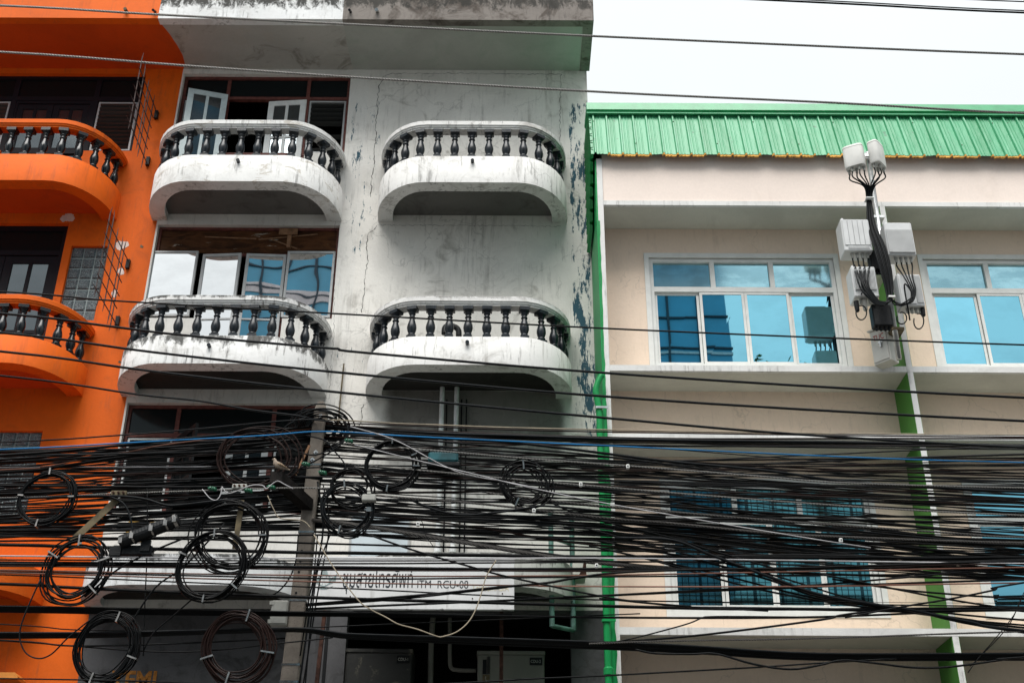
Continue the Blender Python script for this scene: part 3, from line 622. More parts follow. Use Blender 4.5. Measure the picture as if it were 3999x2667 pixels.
crack([(1425, 1578), (1408, 1600), (1412, 1640), (1402, 1660)], .014)
crack([(1300, 700), (1310, 900), (1305, 1100), (1303, 1300), (1290, 1500), (1284, 1560)], .006)
# pale panel behind the cables, pale green metal box
q0, q1 = at(1372, 2010, W), at(1598, 2182, W)
pn = MB().frame(q0.x, q1.x, q1.z, q0.z, W - .03, W - .002, .03).build('shuttered_window', M['greyalu'], GR)
MB().box(q0.x + .03, q1.x - .03, W - .022, W - .004, q1.z + .03, q0.z - .03).build('pane', simple('pale_blue_panel', (0.56, 0.63, 0.67), 0.4, 0.4, var=.08, scale=3), pn)

# ================================================================== CREAM BUILDING WITH GREEN ROOF
GB = empty('cream_shophouse_block', (5.6, RB, 0), 'cream walled block with blue windows and corrugated green metal roof', 'building'); TOPS.add(GB)
XE = 10.4
zt1, zb1 = zof(2480, 1881, RB), zof(2620, 2398, RB)
wins = [(2.02, 4.99, 9.80, 11.80), (2.02 + 4.2, 4.99 + 4.2, 9.80, 11.80), (2.06, 5.0, zb1 - .03, zt1 + .03), (2.06 + 4.2, 5.0 + 4.2, zb1 - .03, zt1 + .03)]
MB().wall(1.37, XE, 0, 13.1, RB, wins).build('wall', M['cream'], GB)
MB().box(1.37, XE, 16.3, 24, 0, 14.0).build('house_body', M['interior'], GB)
fp = MB().box(1.372, XE, 15.222, RB, 12.342, 13.5).build('roof_fascia', M['fascia_pink'], GB)
for (a, b, e) in ((12.26, 12.34, 0), (9.45, 9.54, .03), (8.42, 8.49, 0), (5.735, 5.83, .0)):
    l = MB().box(1.37, XE, 15.2, 15.26, a, b).build('ledge', M['trim'], GB)
    MB().box(1.37, XE, 15.26, RB - .001, a + .004, b - .003).build('ledge_soffit', M['gsoffit'], l)
fn = MB().box(1.285, 1.369, 15.2, RB + .3, 0, 13.12).build('end_fin', M['trim'], GB)
# ragged green paint on the end wall
zs = [0, 13.1]; m = MB().box(1.262, 1.2845, 15.21, 16.49, 0, 13.1); pts = []
z = 0.2
L, Rr = [], []
while z < 12.0:
    L.append((1.2846, 15.197, z)); Rr.append((1.2846 + .012 + (.022 if z < 8.4 else .008) * (1 + rnd.uniform(-.8, .8)), 15.197, z)); z += .11
m.build('green_side_wall', M['brightgreen'], GB)
MB().poly(L + Rr[::-1], (0, .002, 0)).build('green_paint_edge', M['brightgreen'], GB)
for xf in (5.53, 9.73):
    for (a, b) in ((0, 5.735), (5.83, 8.42), (8.49, 9.45), (9.54, 12.26)):
        f = MB().box(xf + .002, xf + .080, 15.202, RB - .001, a, b).build('dividing_fin', M['trim'], GB)
        MB().box(xf - .004, xf + .0015, 15.208, RB - .002, a, b).box(xf + .0805, xf + .086, 15.208, RB - .002, a, b).build('fin_side', M['finside'], f)
def blue_window(x0, x1, z0, z1, ztr, pane_t, pane_l):
    yw = RB + .03; w = MB().frame(x0, x1, z0, z1, yw, yw + .09, .06, (), (ztr,), .085)
    e = .075; w.box(x0 - e, x0 - .001, RB - .012, RB + .02, z0 - e, z1 + e).box(x1 + .001, x1 + e, RB - .012, RB + .02, z0 - e, z1 + e).box(x0 - .001, x1 + .001, RB - .012, RB + .02, z1 + .001, z1 + e).box(x0 - .001, x1 + .001, RB - .012, RB + .02, z0 - e, z0 - .001)
    w = w.build('window', M['alu'], GB); a, b = x0 + .06, x1 - .06
    for k_ in (1, 2): xx = a + (b - a) * k_ / 3; MB().box(xx - .035, xx + .035, yw + .004, yw + .08, ztr + .043, z1 - .061).build('transom_mullion', M['alu'], w)
    for k_ in range(3):
        u, v = a + (b - a) * k_ / 3 + (.036 if k_ else 0), a + (b - a) * (k_ + 1) / 3 - (.036 if k_ < 2 else 0)
        MB().box(u, v, yw + .05, yw + .056, ztr + .043, z1 - .061).build('transom_pane', pane_t, w)
    q = (b - a) / 4
    for k_ in range(4):
        u, v = a + q * k_, a + q * (k_ + 1); d = .0 if k_ in (0, 3) else .032
        MB().frame(u + .002, v - .002, z0 + .062, ztr - .045, yw + .012 + .03 - d, yw + .036 + .03 - d, .04).build('sliding_sash', M['alu'], w)
        t = rnd.uniform(-.006, .006)
        MB().add([(u + .042, yw + .052 - d + t, z0 + .10), (v - .042, yw + .052 - d - t, z0 + .10), (v - .042, yw + .052 - d - t * .5, ztr - .085), (u + .042, yw + .052 - d + t * .5, ztr - .085)], [(0, 1, 2, 3)]).build('pane', pane_l, w)
ztr = zof(2800, 1126, RB)
blue_window(2.09, 4.92, 9.86, 11.74, ztr, M['bluepane_dull'], M['bluepane'])
blue_window(2.09 + 4.2, 4.92 + 4.2, 9.86, 11.74, ztr, M['bluepane_dull'], M['bluepane'])
ztr2 = zof(2800, 2020, RB)
blue_window(2.13, 4.93, zb1 + .04, zt1 - .02, ztr2, M['wired'], M['wired'])
M['bluepane_low'] = glass('deep_blue_tinted_glass', (0.20, 0.55, 0.70), gloss=0.9, rough=0.015, wob=0.014)
blue_window(2.13 + 4.2, 4.93 + 4.2, zb1 + .04, zt1 - .02, ztr2, M['bluepane_low'], M['bluepane_low'])
# corrugated roof sheet, leaning back at 60 degrees
prof = []
x = 1.20; i = 0
while x < XE:
    prof += [(x, 0), (x + .045, .0), (x + .058, .034), (x + .078, .034), (x + .091, 0), (x + .118, .0), (x + .124, .007), (x + .136, .007), (x + .142, 0), (x + .166, 0), (x + .172, .007), (x + .184, .007), (x + .19, 0)]
    x += .21; i += 1
RA = R(74); n_ = Vector((0, -math.sin(RA), math.cos(RA))); up_ = Vector((0, math.cos(RA), math.sin(RA))); RL = 1.05
def sheetpt(x, h, s): return Vector((x, 15.09, 13.13)) + n_ * h + up_ * s
m = MB(); vs = []; fs = []
N = len(prof)
wob = [rnd.uniform(-.008, .008) for _ in range(N)]
for s in (0, RL):
    for j, (x, h) in enumerate(prof): vs.append(sheetpt(x, h, s + (wob[j // 13] if s == 0 else 0)))
for s in (RL, 0):
    for j, (x, h) in enumerate(prof): vs.append(sheetpt(x, h - .006, s + (wob[j // 13] if s == 0 else 0)))
for r_ in range(3):
    for j in range(N - 1): fs.append((r_ * N + j, r_ * N + j + 1, (r_ + 1) * N + j + 1, (r_ + 1) * N + j))
for j in range(N - 1): fs.append((j + 1, j, 3 * N + j, 3 * N + j + 1))
rf = m.add(vs, fs).build('roof', M['roof'], GB)
per = 13
for q in range(0, len(prof) // per - 4, 4):              # foam backing strips with gaps between the sheets
    vs = []; fs = []; pr = prof[q * per + 14:(q + 4) * per + 5]; n2 = len(pr)
    for s_, h_ in ((-.034, -.006), (.3, -.006), (.3, -.03), (-.034, -.03)):
        for (x, h) in pr: vs.append(sheetpt(x, h + h_, s_ + (rnd.uniform(-.008, .006) if s_ < 0 else 0)))
    for r_ in range(4):
        for j in range(n2 - 1): a_, b2 = r_ * n2, ((r_ + 1) % 4) * n2; fs.append((a_ + j, a_ + j + 1, b2 + j + 1, b2 + j))
    MB().add(vs, fs).build('foam_insulation', M['foam'], rf)
t_ = sheetpt(0, .055, RL - .06)
cp = [(t_.y + .05, t_.z), (t_.y - .012, t_.z - .004), (t_.y - .012, t_.z + .018), (t_.y + .028, t_.z + .03), (t_.y + .028, t_.z + .065), (t_.y - .01, t_.z + .075), (t_.y + .01, t_.z + .225), (t_.y + .6, t_.z + .25), (t_.y + .6, t_.z + .18), (t_.y + .08, t_.z + .15)]
MB().poly([(1.17, a_, b2) for a_, b2 in cp], (XE - 1.17, 0, 0)).build('ridge_cap', M['cap'], rf)
b_ = Vector((0, t_.y + .2, t_.z + .25))
for q in range(44):
    p_ = sheetpt(1.20 + q * .21 + .068, .036, .22 if q % 2 else .8)
    if q % 3 == 0: MB().lathe([(.010, 0), (.010, .008), (.004, .012)], p_ + n_ * -.002, 6).build('roof_screw', M['olive'], rf)
MB().box(1.2, XE, b_.y + .3, 24, b_.z - .14, b_.z - .06).build('rear_roof', M['roof'], rf)
# corrugated side cladding, ribs running front to back
vs = []; fs = []; zz = 12.15; rows = []
while zz < 14.2:
    rows += [(zz, 0), (zz + .06, 0), (zz + .075, .045), (zz + .105, .045), (zz + .12, 0)]; zz += .17
for z, d in rows:
    yf = 15.16 + max(0, (13.15 - z)) * .55 if z < 13.15 else 15.06 + (z - 13.13) * .287 + .02
    for yy in (yf, 16.47): vs.append((1.235 - d, yy, z))
for j in range(len(rows) - 1): fs.append((2 * j, 2 * j + 1, 2 * j + 3, 2 * j + 2))
MB().add(vs, fs).build('side_cladding', M['brightgreen'], GB)

# unseen dark awnings added below the view to block light bounced off the ground
for (x0, x1, nm) in ((1.5, 10.3, 'dark canvas awning added unseen to block bounce under the cream block'), (-10.4, -5.9, 'dark canvas awning added unseen to block bounce under the orange shophouse'), (-5.6, -2.9, 'dark canvas awning added unseen to block bounce under the white shophouse')):
    y0 = G if x0 > 0 else W
    o = empty('bounce_blocker_awning', ((x0 + x1) / 2, y0, 3.9), nm, 'awning')
    MB().poly([(x0, y0 - .01, 4.3), (x1, y0 - .01, 4.3), (x1, y0 - 2.3, 3.75), (x0, y0 - 2.3, 3.75)], (0, 0, -.02)).poly([(x0, y0 - 2.302, 3.77), (x1, y0 - 2.302, 3.77), (x1, y0 - 2.302, 3.5), (x0, y0 - 2.302, 3.5)], (0, -.01, 0)).build('canvas', M['awning'], o)
    for xx in (x0 + .1, x1 - .1): MB().tube([(xx, y0 - .02, 3.4), (xx, y0 - 2.25, 3.7)], .02, 6).build('arm', M['steel'], o)
# tall slim tree behind the camera, its top mirrored in the upper window
TR = empty('street_tree', (10.1, -6, 0), 'slim tall tree across the street, mirrored in the blue window', 'tree')
rt_ = random.Random(5)
MB().tube([(10.1, -6, 0), (10.0, -6.05, 8), (10.15, -5.95, 15), (10.0, -6, 20.3)], [.22, .17, .12, .04], 9).build('trunk', M['lathwood'], TR, smooth=True)
m = MB()
for b_i in range(26):
    an = rt_.uniform(0, 6.28); z0 = rt_.uniform(15.5, 20.4); L_ = rt_.uniform(.5, 1.5); e = Vector((10.05 + math.cos(an) * L_, -6 + math.sin(an) * L_, z0 + L_ * rt_.uniform(.6, 1.1))); a0 = Vector((10.05, -6, z0))
    m.tube([a0, (a0 + e) / 2 + Vector((0, 0, .08)), e], [.03, .02, .008], 5)
    for k_ in range(26):
        c = a0 + (e - a0) * rt_.uniform(.35, 1.08) + Vector((rt_.gauss(0, .16), rt_.gauss(0, .16), rt_.gauss(0, .14))); u = Vector((rt_.gauss(0, 1), rt_.gauss(0, 1), rt_.gauss(0, .6))).normalized(); v = u.cross(Vector((rt_.gauss(0, 1), rt_.gauss(0, 1), rt_.gauss(0, 1)))).normalized()
        l = rt_.uniform(.09, .16); m.add([c - u * l, c + v * l * .45, c + u * l, c - v * l * .45], [(0, 1, 2, 3)])
m.build('crown', M['leaf'], TR)

# ================================================================== TOWER ACROSS THE STREET (seen in the window glass)
TW = empty('glass_tower', (-2, -34, 0), 'blue glass tower across the street, seen reflected in the windows', 'building')
MB().box(-15.6, 12.4, -44, -30, 0, 62).build('curtain_wall', M['tower_glass'], TW)
m = MB()
for z in range(0, 62, 4): m.box(-15.65, 12.45, -30.06, -29.9, z + 2.6, z + (3.3 if z % 12 == 0 else 2.75))
m.build('spandrel_bands', M['tower_band'], TW)
m = MB()
for i in range(16): m.box(-15.4 + i * 1.75, -15.28 + i * 1.75, -30.05, -29.86, 0, 62)
for z in range(1, 62, 2): m.box(-15.66, 12.46, -30.04, -29.88, z - .05, z + .05)
m.build('mullions', M['mullion'], TW)
# ================================================================== POLE
def ppm(px, py, Y):                                    # photograph pixels per metre at a point
    return F / (at(px, py, Y) - CAM).dot(FW)
PY = 13.0
tp, bt = at(1254, 1566, PY), at(1130, 2640, PY)
ax = (bt - tp) / (tp.z - bt.z)
def pole_c(z): return tp + ax * (tp.z - z)
PO = empty('utility_pole', pole_c(0.15), 'grey square concrete pole with pointed top standing among the cables', 'utility pole')
m = MB(); rings = []
for z, w, d in ((0.15, .125, .125), (tp.z - .11, .073, .085), (tp.z - .02, .045, .06), (tp.z, .028, .035)):
    c = pole_c(z); b = min(w, d) * .16
    rings += [c + Vector(v) for v in ((-w + b, 0, 0), (w - b, 0, 0), (w, b, 0), (w, 2 * d - b, 0), (w - b, 2 * d, 0), (-w + b, 2 * d, 0), (-w, 2 * d - b, 0), (-w, b, 0))]
fs = [tuple(range(7, -1, -1)), tuple(range(24, 32))]
for r_ in range(3):
    for i in range(8): j = (i + 1) % 8; fs.append((r_ * 8 + i, r_ * 8 + j, r_ * 8 + 8 + j, r_ * 8 + 8 + i))
m.add(rings, fs).build('shaft', M['concrete'], PO)
def bolt(px, py, s=.03):
    c = at(px, py, PY - .004); q = MB().poly([c + Vector((0, 0, -s)), c + Vector((s, 0, 0)), c + Vector((0, 0, s)), c + Vector((-s, 0, 0))], (0, -.006, 0))
    q.tube([c + Vector((0, -.006, 0)), c + Vector((0, -.035, 0))], s * .4, 6).build('bolt', M['steel'], PO)
for q in ((1252, 1624), (1233, 1766), (1220, 1795)): bolt(*q)
for (px, py) in ((1178, 2150), (1173, 2190), (1167, 2232), (1156, 2314)):
    c = at(px, py, PY - .003); MB().tube([c, c + Vector((0, .002, 0))], .014, 10).build('bolt_hole', M['blackframe'], PO)
for py in (2342, 2593, 2660, 2075, 1812):
    z = zof(1150, py, PY); c = pole_c(z); f = (tp.z - z) / (tp.z - .15); w = .073 + .052 * f + .004; d = .085 + .04 * f
    MB().box(c.x - w, c.x + w, c.y - .004, c.y - .001, z - .012, z + .012).box(c.x + w - .003, c.x + w, c.y - .001, c.y + 2 * d, z - .012, z + .012).box(c.x - w, c.x - w + .003, c.y - .001, c.y + 2 * d, z - .012, z + .012).build('steel_band', M['strap'], PO)
# junction box strapped to the pole
q0, q1 = at(1062, 2345, PY - .02), at(1119, 2440, PY - .02)
JB = MB().bbox(q0.x, q1.x, PY - .04, PY + .14, q1.z, q0.z, .008).build('junction_box', M['boxgrey']); tag(JB, 'pale grey plastic box with latches strapped to the pole side', 'junction box')
MB().box(q0.x + .012, q1.x - .012, PY - .052, PY - .0405, q1.z + .015, q0.z - .015).build('lid', M['boxgrey'], JB)
for f in (.12, .88):
    z = q1.z + (q0.z - q1.z) * f; MB().box(q0.x - .016, q0.x + .03, PY - .06, PY - .02, z - .02, z + .02).build('latch', M['boxgrey'], JB)
# timber crossarm stub pointing at the street, and the brace
CA = MB()
q = at(1078, 1862, 12.42); a, b = q, pole_c(q.z - .12) + Vector((-.02, -.01, .02)); d = (b - a); s = .065
CA.add([a + Vector((-s, 0, -s)), a + Vector((s, 0, -s)), a + Vector((s, 0, s)), a + Vector((-s, 0, s)), b + Vector((-s, 0, -s)), b + Vector((s, 0, -s)), b + Vector((s, 0, s)), b + Vector((-s, 0, s))],
       [(0, 1, 2, 3), (7, 6, 5, 4), (0, 4, 5, 1), (1, 5, 6, 2), (2, 6, 7, 3), (3, 7, 4, 0)])
tag(CA.build('timber_crossarm', M['wood']), 'charred square timber beam end jutting out from the pole', 'crossarm')
CAZ = a.z + s; CAX = a.x; CAY = a.y
def bar(name, pa, pb, w, t, mat, label, cat, Y, group=None):
    A, B = at(*pa, Y), at(*pb, Y); d = (B - A).normalized(); n = Vector((-d.z, 0, d.x)) * w / 2
    o = MB().poly([A - n, A + n, B + n, B - n], (0, t, 0)).build(name, mat); return tag(o, label, cat, group)
bar('steel_strut', (462, 1945), (280, 2112), .075, .008, M['olive'], 'flat rusty olive steel bar slanting over the orange wall cables', 'steel bar', 12.45)
bar('steel_strut', (944, 1952), (917, 2142), .058, .008, M['olive'], 'flat olive steel bar hanging upright through the white wall coils', 'steel bar', 12.42)
bar('timber_lath', (1208, 1738), (1149, 1862), .026, .02, M['lathwood'], 'thin brown timber lath leaning beside the pole', 'lath', 12.9)
def clamp(px, py, w, h, Y, label, mat='olive'):
    q = at(px, py, Y); o = empty('cable_clamp', q, label, 'cable clamp')
    MB().bbox(q.x - w / 2, q.x + w / 2, Y, Y + .05, q.z - h / 2, q.z + h / 2, .006).build('clamp_plate', M[mat], o)
    for f in (-.32, 0, .32): c = q + Vector((f * w, -.001, 0)); MB().tube([c, c + Vector((0, -.02, 0))], .013, 6).build('bolt', M['rust'], o)
clamp(463, 1924, .17, .055, 12.4, 'olive three bolt cable clamp at the slanting bar top')
clamp(935, 1897, .16, .05, 12.38, 'grey three bolt cable clamp left of the timber beam', 'boxgrey')
# bird
q = Vector((CAX + .01, CAY - .0, CAZ))
DV = empty('dove', q, 'small brown dove perched on the dark timber beam end', 'bird')
P_ = [(.135, -.0, .018), (.10, 0, .028), (.062, 0, .047), (.025, 0, .062), (-.01, 0, .078), (-.03, 0, .098), (-.038, 0, .118), (-.042, 0, .133), (-.050, 0, .143), (-.062, 0, .141), (-.070, 0, .139), (-.078, 0, .137)]
sharp(MB().tube([q + Vector(p) for p in P_], [.006, .012, .024, .036, .039, .031, .021, .0175, .018, .011, .004, .001], 12).build('body', M['dove'], DV), 80)
for s in (-1, 1):
    m = MB().tube([q + Vector((.112, s * .012, .032)), q + Vector((.07, s * .027, .05)), q + Vector((.03, s * .036, .068)), q + Vector((-.005, s * .032, .083))], [.003, .010, .016, .006], 8)
    sharp(m.build('wing', M['dovewing'], DV), 80)
    MB().tube([q + Vector((.01, s * .014, .045)), q + Vector((.008, s * .014, .004)), q + Vector((-.012, s * .014, .002))], .0035, 5).build('leg', M['rust'], DV)
    MB().lathe([(.001, 0), (.003, .001), (.003, .003), (.001, .004)], q + Vector((-.054, s * .0155 - .001, .142)), 6).build('eye', M['blackframe'], DV)

# ================================================================== CABLES
NC = [0]
def cab(pts, wpx, Y, mat, label, group=None, ext=True, name='cable', n=5, sides=6, pole=None):
    pts = [tuple(p) for p in pts]
    if ext:
        if pts[0][0] <= 10: (x0, y0), (x1, y1) = pts[0], pts[1]; s = (y1 - y0) / (x1 - x0); pts = [(x0 - 1300, y0 - 1300 * s * .6)] + pts
        if pts[-1][0] >= 3990: (x0, y0), (x1, y1) = pts[-1], pts[-2]; s = (y1 - y0) / (x1 - x0); pts = pts + [(x0 + 1300, y0 + 1300 * s * .6)]
    k_ = len(pts)
    if pole == 'end': pts[-1] = (1254 - (pts[-1][1] - 1566) * .1155 - 6, pts[-1][1])
    if pole == 'start': pts[0] = (1254 - (pts[0][1] - 1566) * .1155 + 10, pts[0][1])
    Ys = [Y] * k_ if not isinstance(Y, (list, tuple)) else [Y[0] + (Y[1] - Y[0]) * i / (k_ - 1) for i in range(k_)]
    if pole == 'end': Ys[-1] = 13.08
    if pole == 'start': Ys[0] = 13.08
    W3 = [at(px, py, yy) for (px, py), yy in zip(pts, Ys)]
    mid = pts[k_ // 2]; r = wpx / ppm(mid[0], mid[1], Ys[k_ // 2]) / 2
    o = MB().tube(catmull(W3, n), r, sides).build(name, M[mat], smooth=True)
    return tag(o, label, 'cable', group)
gW = 'stranded wires above the roofs'
cab([(0, 23), (595, 57), (1400, 98), (2400, 146), (3999, 213)], 9, 11.2, 'strand', 'grey stranded wire crossing the grey soffit and the white sky', name='stranded_wire')
cab([(0, 204), (715, 257), (1400, 304), (2400, 363), (3250, 402), (3999, 443)], 9, 11.2, 'strand', 'grey stranded wire crossing above the green roof edge', name='stranded_wire')
cab([(2700, -12), (3300, 16), (3999, 51)], 8, 10.6, 'cable', 'thick black wire crossing the sky in the top right corner', name='overhead_wire')
cab([(2700, -18), (3300, 8), (3999, 43)], 5, 10.8, 'cable', 'thin black wire running just above the thick sky wire', name='overhead_wire')
cab([(3600, -12), (3999, 8)], 5, 10.4, 'cable', 'short black wire clipping the top right corner', name='overhead_wire')
cab([(0, 1139), (381, 1170), (700, 1190), (1400, 1230), (2500, 1289), (3999, 1347)], 7, 12.2, 'cable', 'thin black wire crossing the railings and the upper blue windows')
cab([(0, 1224), (417, 1273), (715, 1309), (1250, 1357), (1320, 1362), (1441, 1379), (2500, 1466), (3999, 1553)], 10, 12.2, 'cable_b', 'black cable crossing the lower balcony fronts just under the balusters')
cab([(0, 1299), (595, 1375), (1400, 1462), (2500, 1558), (3999, 1644)], 10, 12.3, 'cable_b', 'black cable crossing the lower balcony undersides')
cab([(0, 1372), (595, 1450), (1400, 1540), (2500, 1644), (3108, 1695), (3999, 1747)], 10, 12.35, 'cable_b', 'lowest of the four long black cables above the pole top')
cab([(0, 1467), (536, 1540), (774, 1565), (977, 1600), (1150, 1622), (1240, 1640)], 8, (12.5, 12.9), 'cable_b', 'black cable sloping down from the orange wall to the pole top')
